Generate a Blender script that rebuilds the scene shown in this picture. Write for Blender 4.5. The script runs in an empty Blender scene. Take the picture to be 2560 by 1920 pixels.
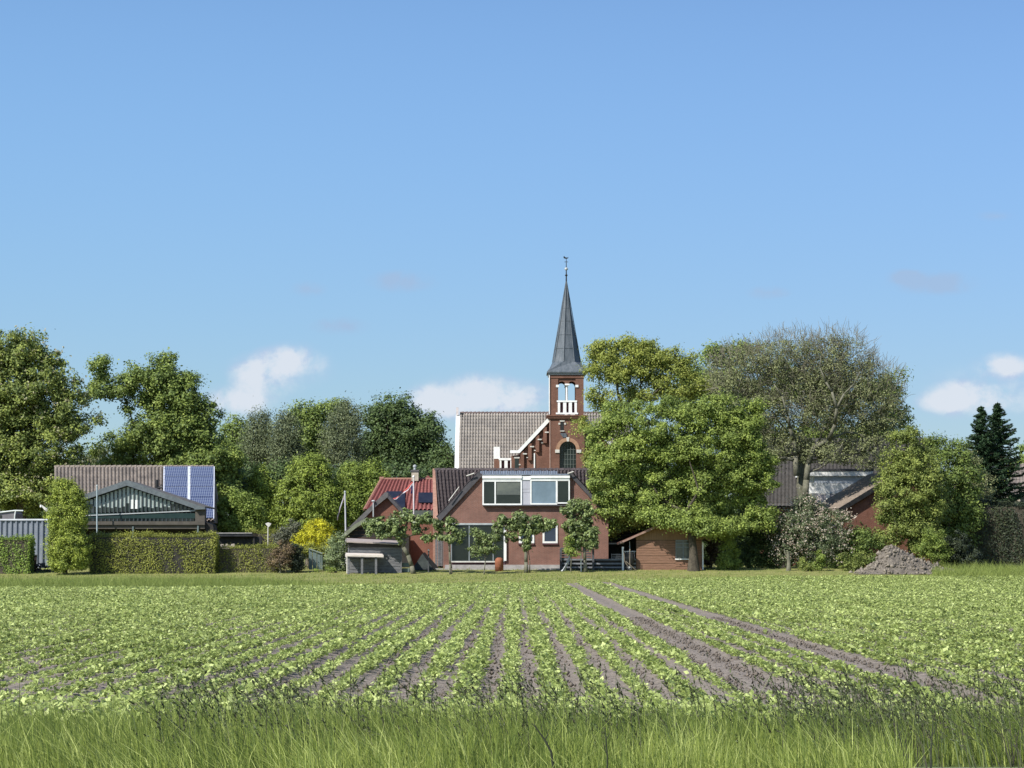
import bpy, math, random
import numpy as np
from math import sin, cos, tan, atan, radians, pi, sqrt
C = bpy.context.scene
RNG = np.random.default_rng(11)
random.seed(5)

# ---------------------------------------------------------------- camera
F = 5800.0; HOR = 1388.0; CZ = 1.6
TH = atan((HOR-960)/F)
cam = bpy.data.cameras.new('camera'); co = bpy.data.objects.new('camera', cam)
C.collection.objects.link(co); C.camera = co
cam.sensor_width = 36; cam.lens = 36*F/2560; cam.clip_start = 0.5; cam.clip_end = 9000
co.location = (0, 0, CZ); co.rotation_euler = (pi/2+TH, 0, 0)
# ---------------------------------------------------------------- sun and sky
SUN_AZ, SUN_EL = radians(47), radians(43)       # azimuth measured left of straight behind the camera
sv = (-sin(SUN_AZ)*cos(SUN_EL), -cos(SUN_AZ)*cos(SUN_EL), sin(SUN_EL))
sl = bpy.data.lights.new('sun', 'SUN'); sl.energy = 5.0; sl.angle = radians(.53); sl.color = (1, .955, .88)
so = bpy.data.objects.new('sun', sl); C.collection.objects.link(so)
from mathutils import Vector
so.rotation_euler = Vector(sv).to_track_quat('Z', 'Y').to_euler(); so.location = (-60, -40, 80)
C.view_settings.view_transform = 'Standard'; C.view_settings.look = 'None'
C.view_settings.exposure = 0.45; C.view_settings.gamma = 1
C.cycles.max_bounces = 6; C.cycles.transparent_max_bounces = 6

class NT:
    def __init__(s, nt): s.t = nt
    def n(s, typ, props=None, **ins):
        d = s.t.nodes.new(typ)
        for k, v in (props or {}).items(): setattr(d, k, v)
        for k, v in ins.items():
            key = int(k[1:]) if k[0] == 'i' and k[1:].isdigit() else k.replace('_', ' ')
            s.put(d.inputs[key], v)
        return d
    def put(s, sock, v):
        if isinstance(v, bpy.types.NodeSocket): s.t.links.new(v, sock)
        elif isinstance(v, bpy.types.Node): s.t.links.new(v.outputs[0], sock)
        else: sock.default_value = v
    def m(s, op, a, b=0.0, c=0.0, clamp=False):
        d = s.t.nodes.new('ShaderNodeMath'); d.operation = op; d.use_clamp = clamp
        s.put(d.inputs[0], a); s.put(d.inputs[1], b); s.put(d.inputs[2], c); return d.outputs[0]
    def mix(s, f, a, b):
        d = s.t.nodes.new('ShaderNodeMix'); d.data_type = 'RGBA'; s.put(d.inputs[0], f)
        s.put(d.inputs[6], a if not isinstance(a, tuple) else (*a, 1)); s.put(d.inputs[7], b if not isinstance(b, tuple) else (*b, 1)); return d.outputs[2]
    def sstep(s, x, lo, hi):
        d = s.t.nodes.new('ShaderNodeMapRange'); d.interpolation_type = 'SMOOTHSTEP'
        s.put(d.inputs[0], x); s.put(d.inputs[1], lo); s.put(d.inputs[2], hi); return d.outputs[0]

w = bpy.data.worlds.new("World"); C.world = w; w.use_nodes = True
nt = NT(w.node_tree); w.node_tree.nodes.clear()
sky = nt.n('ShaderNodeTexSky', dict(sky_type='NISHITA', sun_disc=False, sun_elevation=SUN_EL, sun_rotation=pi+SUN_AZ,
          altitude=0, air_density=1.0, dust_density=0.2, ozone_density=2.6))
tc = nt.n('ShaderNodeTexCoord')
sp = nt.n('ShaderNodeSeparateXYZ', Vector=tc.outputs['Generated'])
yy = nt.m('MAXIMUM', sp.outputs[1], .02)
U = nt.m('DIVIDE', sp.outputs[0], yy); V = nt.m('DIVIDE', sp.outputs[2], yy)
front = nt.m('GREATER_THAN', sp.outputs[1], .3)
# clouds by bearing: (px, py, half width, half height, strength) in degrees-like tangents
CL = [(700, 925, 105, 44, .95), (725, 895, 75, 34, .9), (640, 935, 60, 26, .35), (560, 1015, 120, 44, .62), (640, 985, 90, 35, .5),
      (1190, 990, 140, 46, .9), (1120, 1012, 100, 44, .7), (1290, 1005, 110, 44, .8), (1060,1010,60,35,.5), (1205, 955, 60, 24, .5), (640, 940, 60, 30, .5), (600,1000,70,30,.6),
      (2405, 1000, 85, 38, 1.25), (2480, 965, 130, 55, .6), (2510, 912, 62, 28, 1.1), (2540,1000,80,36,.5), (2340, 1005, 50, 22, .5),
      ]
WISP = [(1005, 703, 72, 24, 1.0), (850, 815, 62, 20, .9), (765, 723, 40, 18, .8), (2345, 708, 95, 26, 1.0), (2270, 690, 40, 16, .8), (1925, 732, 45, 15, .9), (2500, 540, 45, 12, .5)]
vec = nt.n('ShaderNodeCombineXYZ', X=U, Y=V)
n1 = nt.n('ShaderNodeTexNoise', Vector=vec.outputs[0], Scale=38.0, Detail=10.0, Roughness=.64, Distortion=.25)
n2 = nt.n('ShaderNodeTexNoise', Vector=vec.outputs[0], Scale=120.0, Detail=6.0, Roughness=.6)
vs = nt.n('ShaderNodeVectorMath', dict(operation='ADD')); nt.put(vs.inputs[0], vec.outputs[0]); vs.inputs[1].default_value = (.0022, -.0035, 0)
n3 = nt.n('ShaderNodeTexNoise', Vector=vs.outputs[0], Scale=38.0, Detail=10.0, Roughness=.64, Distortion=.25)
tot = 0.0; low = 0.0
for i_, (px, py, hw, hh, st) in enumerate(CL+WISP):
    u0 = (px-1280)/F; v0 = tan(TH+atan((960-py)/F))
    du = nt.m('DIVIDE', nt.m('SUBTRACT', U, u0), hw*1.5/F); dv = nt.m('DIVIDE', nt.m('SUBTRACT', V, v0), hh*1.5/F)
    r = nt.m('SQRT', nt.m('ADD', nt.m('MULTIPLY', du, du), nt.m('MULTIPLY', dv, dv)))
    g = nt.m('MULTIPLY', nt.m('SUBTRACT', 1.0, r, clamp=True), st*1.35)
    if i_ < len(CL): tot = nt.m('ADD', tot, g)
    else: low = nt.m('ADD', low, g)
nn = nt.m('ADD', nt.m('MULTIPLY', n1.outputs[0], 4.6), nt.m('MULTIPLY', n2.outputs[0], 1.8))
gate = nt.m('MULTIPLY', tot, 3.0, clamp=True)
dens = nt.m('MULTIPLY', tot, nt.m('SUBTRACT', nn, 1.95))
cf = nt.m('MULTIPLY', nt.m('MULTIPLY', nt.sstep(dens, -.05, 2.1), .92), front)
emb = nt.m('MULTIPLY', nt.m('SUBTRACT', n1.outputs[0], n3.outputs[0]), -9.0)
ccol = nt.mix(nt.sstep(nt.m('ADD', dens, emb), .0, 1.5), (3.4, 4.05, 5.35), (4.9, 5.25, 5.8))
grade = nt.mix(nt.sstep(V, .02, .24), (.495, .582, .725), (.70, .83, .975)); grade = nt.mix(nt.sstep(V, .35, 1.2), grade, (.95, 1.0, 1.06))
skyc = nt.n('ShaderNodeMix', dict(data_type='RGBA', blend_type='MULTIPLY')); skyc.inputs[0].default_value = 1
nt.put(skyc.inputs[6], sky.outputs[0]); skyc2 = nt.n('ShaderNodeMix', dict(data_type='RGBA', blend_type='MULTIPLY')); skyc2.inputs[0].default_value = 1; nt.put(skyc2.inputs[6], skyc.outputs[2]); nt.put(skyc2.inputs[7], nt.mix(nt.sstep(U, -.30, .30), (1.04, 1.05, 1.03), (.91, .90, .92))); nt.put(skyc.inputs[7], grade)
wf = nt.m('MULTIPLY', nt.m('MULTIPLY', nt.sstep(nt.m('MULTIPLY', low, nt.m('SUBTRACT', nn, 2.15)), 0, 1.2), .7), front)
mx = nt.mix(cf, nt.mix(wf, skyc2.outputs[2], (2.5, 3.4, 4.85)), ccol)
bg = nt.n('ShaderNodeBackground', Color=mx, Strength=.11)
wo = nt.n('ShaderNodeOutputWorld'); w.node_tree.links.new(bg.outputs[0], wo.inputs[0])

# ---------------------------------------------------------------- photograph bearings -> world points
def ray(px, py):
    u = (px-1280)/F; v = (960-py)/F
    yd = cos(TH)-v*sin(TH)
    return u/yd, (sin(TH)+v*cos(TH))/yd
def X(px, Y, py=1388): return ray(px, py)[0]*Y
def Z(py, Y): return CZ+ray(1280, py)[1]*Y
def P(px, py, Y): a, b = ray(px, py); return (a*Y, Y, CZ+b*Y)
def M(n, Y): return n*Y/F                         # size in metres of n picture units at distance Y
TP = [(-500, 0), (118, 0), (128, .05), (145, .36), (151, .74), (160, .82), (9000, .82)]
def ter(Y): return np.interp(Y, [a for a, b in TP], [b for a, b in TP])
def yedge(x): return np.interp(x, [-60, -14, 0, 16, 60], [106, 110, 126, 139, 141])

# ---------------------------------------------------------------- materials
MATS = {}
def mat(name, c1, c2=None, scale=3.0, rough=.8, bump=0.0, bscale=30.0, spec=.3, metal=0.0, detail=4.0, stretch=(1,1,1)):
    if name in MATS: return MATS[name]
    m = bpy.data.materials.new(name); m.use_nodes = True; t = NT(m.node_tree)
    b = m.node_tree.nodes['Principled BSDF']
    tcn = t.n('ShaderNodeTexCoord'); mp = t.n('ShaderNodeMapping', Vector=tcn.outputs['Object'], Scale=stretch)
    c2 = c2 or tuple(x*.75 for x in c1)
    no = t.n('ShaderNodeTexNoise', Vector=mp.outputs[0], Scale=scale, Detail=detail, Roughness=.6)
    f = t.sstep(no.outputs[0], .3, .7)
    t.put(b.inputs['Base Color'], t.mix(f, c1, c2)); b.inputs['Roughness'].default_value = rough
    b.inputs['Specular IOR Level'].default_value = spec; b.inputs['Metallic'].default_value = metal
    if bump:
        n3 = t.n('ShaderNodeTexNoise', Vector=mp.outputs[0], Scale=bscale, Detail=5.0)
        bp = t.n('ShaderNodeBump', Strength=bump, Distance=.05, Height=n3.outputs[0]); t.put(b.inputs['Normal'], bp.outputs[0])
    MATS[name] = m; return m
def brick(name, c1, c2, mortar, bw=.21, bh=.07):
    m = bpy.data.materials.new(name); m.use_nodes = True; t = NT(m.node_tree); b = m.node_tree.nodes['Principled BSDF']
    tcn = t.n('ShaderNodeTexCoord'); s = t.n('ShaderNodeSeparateXYZ', Vector=tcn.outputs['Object'])
    v = t.n('ShaderNodeCombineXYZ', X=t.m('ADD', s.outputs[0], s.outputs[1]), Y=s.outputs[2])
    br = t.n('ShaderNodeTexBrick', Vector=v.outputs[0], Color1=(*c1, 1), Color2=(*c2, 1), Mortar=(*mortar, 1), Scale=1.0)
    br.inputs['Mortar Size'].default_value = .008; br.inputs['Brick Width'].default_value = bw; br.inputs['Row Height'].default_value = bh
    n = t.n('ShaderNodeTexNoise', Vector=tcn.outputs['Object'], Scale=.9, Detail=6.0, Roughness=.65)
    nv = t.n('ShaderNodeTexNoise', Vector=v.outputs[0], Scale=4.0, Detail=3.0)
    fv = t.m('ADD', .80, t.m('ADD', t.m('MULTIPLY', t.sstep(n.outputs[0], .3, .7), .36), t.m('MULTIPLY', nv.outputs[0], .2)))
    vm = t.n('ShaderNodeVectorMath', dict(operation='SCALE')); t.put(vm.inputs[0], br.outputs[0]); t.put(vm.inputs['Scale'], fv)
    t.put(b.inputs['Base Color'], vm.outputs[0]); b.inputs['Roughness'].default_value = .9; b.inputs['Specular IOR Level'].default_value = .2
    bp = t.n('ShaderNodeBump', Strength=.6, Distance=.01, Height=t.m('SUBTRACT', 1.0, br.outputs['Fac'])); t.put(b.inputs['Normal'], bp.outputs[0])
    return m
def leafmat(name, cs, trans=.3, rough=.55, spec=.25, tcol=None):
    m = bpy.data.materials.new(name); m.use_nodes = True; t = NT(m.node_tree); b = m.node_tree.nodes['Principled BSDF']
    out = m.node_tree.nodes['Material Output']
    at = t.n('ShaderNodeAttribute', dict(attribute_name='tint'))
    r = t.n('ShaderNodeValToRGB', Fac=at.outputs['Fac'])
    e = r.color_ramp.elements; e[0].color = (*cs[0], 1); e[0].position = 0; e[1].color = (*cs[-1], 1); e[1].position = 1
    for i, c in enumerate(cs[1:-1]): q = e.new((i+1)/(len(cs)-1)); q.color = (*c, 1)
    t.put(b.inputs['Base Color'], r.outputs[0]); b.inputs['Roughness'].default_value = rough; b.inputs['Specular IOR Level'].default_value = spec
    hs = t.n('ShaderNodeHueSaturation', Color=r.outputs[0], Saturation=.95, Value=1.25)
    tr = t.n('ShaderNodeBsdfTranslucent', Color=hs.outputs[0])
    mx = t.n('ShaderNodeMixShader', Fac=trans); t.put(mx.inputs[1], b.outputs[0]); t.put(mx.inputs[2], tr.outputs[0])
    t.put(out.inputs['Surface'], mx.outputs[0]); return m

BARK = mat('bark', (.085, .07, .05), (.16, .14, .11), 6, .95, .8, 40)
BARKD = mat('bark_dark', (.05, .042, .032), (.10, .085, .062), 6, .95, .8, 40)
BARKG = mat('bark_pale', (.20, .19, .14), (.11, .11, .075), 3, .95, .8, 40)
WHITE = mat('white_paint', (.80, .80, .78), (.68, .68, .65), 2, .5)
OFFW = mat('offwhite', (.62, .60, .54), (.48, .46, .41), 3, .6)
GLASS = mat('window_glass', (.012, .018, .018), (.02, .028, .026), 1, .08, spec=.3)
GLASSB = mat('pale_blue_glass', (.16, .22, .27), (.12, .17, .21), 1, .12, spec=.5)  # even pale blue pane colour
GLASSG = mat('blind_glass', (.12, .13, .11), (.075, .085, .08), 1.5, .12, spec=.5, stretch=(1,1,2))
DARK = mat('dark_timber', (.022, .020, .018), (.04, .036, .032), 4, .8)
BLACK = mat('black_metal', (.012, .012, .014), (.03, .03, .03), 4, .45)
BRICK = brick('house_brick', (.198, .090, .066), (.162, .074, .056), (.20, .15, .125))
BRICKC = brick('church_brick', (.175, .082, .056), (.145, .066, .046), (.14, .092, .07))
BRICKLIT = brick('sunlit_brick', (.32, .17, .125), (.27, .14, .10), (.28, .19, .15))  # house brick with the left wall's sunlight put into its colour
BRICKO = brick('orange_brick', (.20, .080, .052), (.17, .068, .046), (.16, .10, .08))
STONE = mat('pale_stone', (.48, .42, .33), (.36, .31, .24), 4, .85)
SLATE = mat('slate_lead', (.060, .075, .088), (.115, .13, .145), 1.3, .5, .3, 8, spec=.4, stretch=(3,3,.6))
ZINC = mat('zinc', (.22, .25, .31), (.13, .16, .21), 3, .4, spec=.5, stretch=(4,1,1))
TILEB = mat('brown_tile', (.25, .212, .186), (.145, .125, .115), 1.4, .85, .3, 20)
TILEG = mat('grey_tile', (.37, .33, .29), (.26, .235, .215), 1.1, .85, .3, 20)
TILED = mat('dark_tile', (.042, .032, .034), (.085, .068, .068), 6, .75, .4, 20)
TILER = mat('red_tile', (.245, .080, .072), (.17, .056, .052), 4, .7, .2, 20)
VERGE = mat('verge_concrete', (.13, .125, .12), (.085, .08, .082), 3, .85, .3, 20)
VERGED = mat('verge_dark', (.052, .05, .055), (.085, .08, .085), 3, .8, .3, 20)
GREYW = mat('weathered_wood', (.20, .20, .205), (.10, .10, .105), 3, .9, .5, 30, stretch=(1,1,8))
BROWNW = mat('brown_wood', (.265, .15, .10), (.18, .10, .065), 2.5, .85, .4, 30, stretch=(.6,1,7))
FENCEW = mat('fence_wood', (.10, .105, .115), (.055, .055, .06), 3, .85, .4, 30, stretch=(1,1,7))
CONC = mat('concrete', (.36, .34, .32), (.24, .23, .22), 3, .9, .3, 20)
SOLAR = bpy.data.materials.new('solar_cells'); SOLAR.use_nodes = True
def _sol():
    t = NT(SOLAR.node_tree); b = SOLAR.node_tree.nodes['Principled BSDF']; tcn = t.n('ShaderNodeTexCoord')
    s = t.n('ShaderNodeSeparateXYZ', Vector=tcn.outputs['Object'])
    v = t.n('ShaderNodeCombineXYZ', X=s.outputs[0], Y=t.m('MULTIPLY', s.outputs[2], 1.32))
    br = t.n('ShaderNodeTexBrick', dict(offset=0.0), Vector=v.outputs[0], Color1=(.022, .033, .095, 1), Color2=(.035, .05, .125, 1), Mortar=(.17, .20, .27, 1), Scale=1.0)
    br.inputs['Mortar Size'].default_value = .02; br.inputs['Brick Width'].default_value = .157; br.inputs['Row Height'].default_value = .157
    t.put(b.inputs['Base Color'], br.outputs[0]); b.inputs['Roughness'].default_value = .22; b.inputs['Specular IOR Level'].default_value = .5
_sol()
SOLARK = mat('black_solar', (.012, .014, .025), (.02, .022, .035), 2, .3, spec=.4)
CLAY = mat('terracotta', (.30, .115, .06), (.22, .08, .045), 4, .8, .3, 20)
STEELB = mat('blue_grey_steel', (.165, .185, .225), (.20, .22, .25), 2, .5, .15, 8)
RUSTP = mat('pale_metal', (.42, .44, .44), (.33, .35, .35), 3, .5)
# ---------------------------------------------------------------- builders
def tag(o, label=None, cat=None, group=None, kind=None):
    if label: o['label'] = label
    if cat: o['category'] = cat
    if group: o['group'] = group
    if kind: o['kind'] = kind
    return o
def T(name, label, cat, loc, group=None):
    o = bpy.data.objects.new(name, None); C.collection.objects.link(o); o.location = loc; o.empty_display_size = .3
    return tag(o, label, cat, group)
def wloc(o):
    v = Vector((0, 0, 0))
    while o: v += Vector(o.location); o = o.parent
    return v
def meshobj(name, V, Q, m, parent=None, tint=None, smooth=False, at=None):
    """V (n,3) and Q (k,4) numpy arrays; at = origin of the object in world space"""
    V = np.asarray(V, np.float32); off = np.array(wloc(parent) if parent else (at if at is not None else (0, 0, 0)), np.float32)
    V = V-off
    me = bpy.data.meshes.new(name); Q = np.asarray(Q, np.int32)
    me.vertices.add(len(V)); me.vertices.foreach_set('co', V.ravel())
    me.loops.add(Q.size); me.loops.foreach_set('vertex_index', Q.ravel())
    me.polygons.add(len(Q)); me.polygons.foreach_set('loop_start', np.arange(0, Q.size, Q.shape[1], dtype=np.int32))
    me.polygons.foreach_set('loop_total', np.full(len(Q), Q.shape[1], np.int32))
    if smooth: me.polygons.foreach_set('use_smooth', np.ones(len(Q), bool))
    if tint is not None:
        a = me.attributes.new('tint', 'FLOAT', 'FACE'); a.data.foreach_set('value', np.asarray(tint, np.float32))
    me.materials.append(m); me.update(calc_edges=True); me.validate()
    o = bpy.data.objects.new(name, me); C.collection.objects.link(o)
    if parent: o.parent = parent
    elif at is not None: o.location = at
    return o
class MB:
    def __init__(s): s.v = []; s.f = []; s.p = []
    def add(s, vs, fs):
        b = len(s.v); s.p.append((b, len(s.f))); s.v += [tuple(map(float, v)) for v in vs]; s.f += [tuple(i+b for i in f) for f in fs]; return s
    def box(s, x0, x1, y0, y1, z0, z1):
        return s.add([(x0,y0,z0),(x1,y0,z0),(x1,y1,z0),(x0,y1,z0),(x0,y0,z1),(x1,y0,z1),(x1,y1,z1),(x0,y1,z1)],
                     [(0,3,2,1),(4,5,6,7),(0,1,5,4),(1,2,6,5),(2,3,7,6),(3,0,4,7)])
    def pbox(s, px0, px1, py0, py1, Y, d):        # front face at distance Y, depth d
        zm = (py0+py1)/2
        return s.box(X(px0, Y, zm), X(px1, Y, zm), Y, Y+d, Z(py1, Y), Z(py0, Y))
    def prism(s, pts, y0, y1):                    # outline in the XZ plane, counter-clockwise seen from the camera
        n = len(pts); a = sum(pts[i][0]*pts[(i+1) % n][1]-pts[(i+1) % n][0]*pts[i][1] for i in range(n))
        if a < 0: pts = pts[::-1]
        return s.add([(x, y0, z) for x, z in pts]+[(x, y1, z) for x, z in pts],
                     [tuple(range(n)), tuple(range(2*n-1, n-1, -1))]+[((i+1) % n, i, i+n, (i+1) % n+n) for i in range(n)])
    def pprism(s, pts, Y, d): return s.prism([(X(a, Y, b), Z(b, Y)) for a, b in pts], Y, Y+d)
    def slab(s, a, b, c, d, t):                   # four corners of the top, thickness t along -normal
        A, B, Cc, D = map(Vector, (a, b, c, d)); n = (B-A).cross(D-A).normalized()
        if n.z < 0: n = -n
        lo = [q-n*t for q in (A, B, Cc, D)]
        return s.add([*(A, B, Cc, D), *lo], [(0,1,2,3),(7,6,5,4),(0,4,5,1),(1,5,6,2),(2,6,7,3),(3,7,4,0)])
    def tube(s, p, q, r0, r1=None, n=8, cap=True):
        r1 = r0 if r1 is None else r1
        p, q = Vector(p), Vector(q); d = (q-p).normalized(); a = d.orthogonal().normalized(); b = d.cross(a)
        vs = [p+(a*cos(2*pi*i/n)+b*sin(2*pi*i/n))*r0 for i in range(n)]+[q+(a*cos(2*pi*i/n)+b*sin(2*pi*i/n))*r1 for i in range(n)]
        fs = [(i, (i+1) % n, (i+1) % n+n, i+n) for i in range(n)]
        if cap: fs += [tuple(range(n-1, -1, -1)), tuple(range(n, 2*n))]
        return s.add(vs, fs)
    def path(s, pts, r, n=8):
        for i in range(len(pts)-1):
            r0, r1 = (r, r) if not isinstance(r, (list, tuple)) else (r[i], r[i+1]); s.tube(pts[i], pts[i+1], r0, r1, n)
        return s
    def lathe(s, c, prof, n=16):                  # profile [(radius, z)] about a vertical axis
        vs = []; fs = []
        for r, z in prof: vs += [(c[0]+r*cos(2*pi*i/n), c[1]+r*sin(2*pi*i/n), c[2]+z) for i in range(n)]
        for j in range(len(prof)-1):
            fs += [(j*n+i, j*n+(i+1) % n, (j+1)*n+(i+1) % n, (j+1)*n+i) for i in range(n)]
        fs += [tuple(range(n-1, -1, -1)), tuple(range((len(prof)-1)*n, len(prof)*n))]
        return s.add(vs, fs)
    def grid(s, V, nr, nc): return s.add(V, [(r*nc+c, r*nc+c+1, (r+1)*nc+c+1, (r+1)*nc+c) for r in range(nr-1) for c in range(nc-1)])
    def split(s, name, m, parent, k=1):            # every k added pieces become one part
        P_ = s.p[::k]+[(len(s.v), len(s.f))]
        for (v0, f0), (v1, f1) in zip(P_[:-1], P_[1:]):
            q = MB(); q.add(s.v[v0:v1], [tuple(i-v0 for i in f) for f in s.f[f0:f1]]); q.build(name, m, parent)
    def build(s, name, m, parent=None, at=None, smooth=False):
        off = wloc(parent) if parent else Vector(at if at is not None else (0, 0, 0))
        me = bpy.data.meshes.new(name); me.from_pydata([tuple(Vector(v)-off) for v in s.v], [], s.f)
        me.materials.append(m); me.update()
        if smooth: me.polygons.foreach_set('use_smooth', [True]*len(me.polygons))
        o = bpy.data.objects.new(name, me); C.collection.objects.link(o)
        if parent: o.parent = parent
        elif at is not None: o.location = at
        return o
def tiles(name, m, parent, A, B, DL, DR=None, tw=.2, course=.3, prof=(0, .03, .035, .03, 0, -.012), step=.03, keep=None, smooth=False):
    """interlocking roof tiles on the slope A (top left) - B (top right), DL / DR = down-slope vectors of the two edges"""
    A, B, DL = (np.array(q, float) for q in (A, B, DL)); DR = DL if DR is None else np.array(DR, float)
    n = np.cross(B-A, DL); n /= np.linalg.norm(n); n = n if n[2] > 0 else -n
    nt_ = max(1, int(round(np.linalg.norm(B-A)/tw))); k = len(prof); nc = nt_*k+1
    L = np.linalg.norm(DL); ncs = max(1, int(round(L/course)))
    s = np.concatenate([(i+np.arange(k)/k)/nt_ for i in range(nt_)]+[[1.0]]); h = np.array(list(prof)*nt_+[prof[0]])
    V = []
    for j in range(ncs):
        jit = RNG.normal(0, .006, nt_); jj = np.append(np.repeat(jit, k), 0)
        for v, e in ((j/ncs, 0), ((j+1)/ncs-.0005, step)):
            left = A+DL*v; right = B+DR*v
            V.append(left+(right-left)*s[:, None]+n*(h+e+jj+.02)[:, None])
    nr = len(V); V = np.concatenate(V)
    idx = np.arange(nr*nc).reshape(nr, nc)
    Q = np.stack([idx[:-1, :-1], idx[1:, :-1], idx[1:, 1:], idx[:-1, 1:]], -1).reshape(-1, 4)
    if keep is not None:
        c = V[Q].mean(1); Q = Q[keep(c)]
    return meshobj(name, V, Q, m, parent)
def window(parent, px0, px1, py0, py1, Y, fw=4, mull=(), glass=None, frame=None, name='window', trans=()):
    mb = MB(); d = .10
    mb.pbox(px0, px1, py0, py0+fw, Y-.06, d); mb.pbox(px0, px1, py1-fw, py1, Y-.07, d+.01)
    mb.pbox(px0, px0+fw, py0+fw, py1-fw, Y-.06, d); mb.pbox(px1-fw, px1, py0+fw, py1-fw, Y-.06, d)
    for q in mull: mb.pbox(q-fw/2, q+fw/2, py0+fw, py1-fw, Y-.055, d-.01)
    for q in trans: mb.pbox(px0+fw, px1-fw, q-fw/2, q+fw/2, Y-.053, d-.012)
    o = mb.build(name, frame or WHITE, parent)
    MB().pbox(px0+fw-.5, px1-fw+.5, py0+fw-.5, py1-fw+.5, Y-.02, .015).build('pane', glass or GLASS, o)
    return o
def units(n, rng):
    v = rng.normal(size=(n, 3)); return v/np.linalg.norm(v, axis=1, keepdims=True)
def leafquads(c, n, L, W, rng, tdir=None, tw=1.0):
    """c centres, n normals, L/W sizes; tdir = preferred direction of the leaf's long axis"""
    k = len(c); t = rng.normal(size=(k, 3))*tw
    if tdir is not None: t = t+tdir
    t = t-n*(t*n).sum(1, keepdims=True); t /= np.linalg.norm(t, axis=1, keepdims=True)+1e-9
    b = np.cross(n, t); L = np.broadcast_to(L, k)[:, None]; W = np.broadcast_to(W, k)[:, None]
    V = np.stack([c-t*L*.5, c+b*W*.5-t*L*.05, c+t*L*.5, c-b*W*.5-t*L*.05], 1).reshape(-1, 3)
    return V, np.arange(4*k).reshape(-1, 4)
def nrm(a): return a/(np.linalg.norm(a, axis=1, keepdims=True)+1e-9)
# ---------------------------------------------------------------- trees
def blobpts(blobs, Y, n, rng, dz=.85, shell=(.72, 1.0), inner=.25):
    """n clump centres on and in the ellipsoids (px, py, rx, ry[, forward offset in m]) standing round distance Y"""
    B = []
    for b in blobs:
        c = np.array(P(b[0], b[1], Y)); c[1] += b[4] if len(b) > 4 else 0
        B.append((c, np.array([M(b[2], Y), M((b[2]+b[3])/2, Y)*dz, M(b[3], Y)])))
    wgt = np.array([r[0]*r[2]+r[0]*r[1] for c, r in B]); wgt /= wgt.sum()
    ci = rng.choice(len(B), n*3, p=wgt); u = units(n*3, rng)
    rr = np.where(rng.random(n*3) < inner, rng.random(n*3)**.5*.75, rng.uniform(shell[0], shell[1], n*3))
    cen = np.array([B[i][0] for i in ci]); rad = np.array([B[i][1] for i in ci])
    p = cen+u*rad*rr[:, None]
    keep = np.ones(len(p), bool)
    for i, (c, r) in enumerate(B):            # drop most points buried deep in another lobe
        d = np.sqrt((((p-c)/r)**2).sum(1)); keep &= ~((d < .62) & (ci != i) & (rng.random(len(p)) < .8))
    out = nrm((p-cen)/rad)
    return p[keep][:n], out[keep][:n], rad[keep][:n]
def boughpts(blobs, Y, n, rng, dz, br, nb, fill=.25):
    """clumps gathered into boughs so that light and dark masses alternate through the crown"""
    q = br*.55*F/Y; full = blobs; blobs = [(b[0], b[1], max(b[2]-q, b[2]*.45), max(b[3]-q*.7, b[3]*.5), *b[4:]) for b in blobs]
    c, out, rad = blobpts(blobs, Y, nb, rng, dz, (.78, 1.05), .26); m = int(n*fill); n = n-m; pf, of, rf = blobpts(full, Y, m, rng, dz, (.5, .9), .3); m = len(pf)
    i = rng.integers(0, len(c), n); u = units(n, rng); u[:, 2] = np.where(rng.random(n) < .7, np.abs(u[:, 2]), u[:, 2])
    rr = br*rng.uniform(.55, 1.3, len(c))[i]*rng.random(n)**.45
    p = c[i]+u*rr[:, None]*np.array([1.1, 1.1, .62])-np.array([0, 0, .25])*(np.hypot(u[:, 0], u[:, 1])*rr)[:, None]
    return np.concatenate([p, pf]), np.concatenate([nrm(out[i]*.5+u*.8+np.array([0, 0, .2])), of]), np.concatenate([rad[i], rf]), np.concatenate([np.clip(rng.normal(0, .12, len(c)), -.3, .3)[i], np.zeros(m)])
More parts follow.
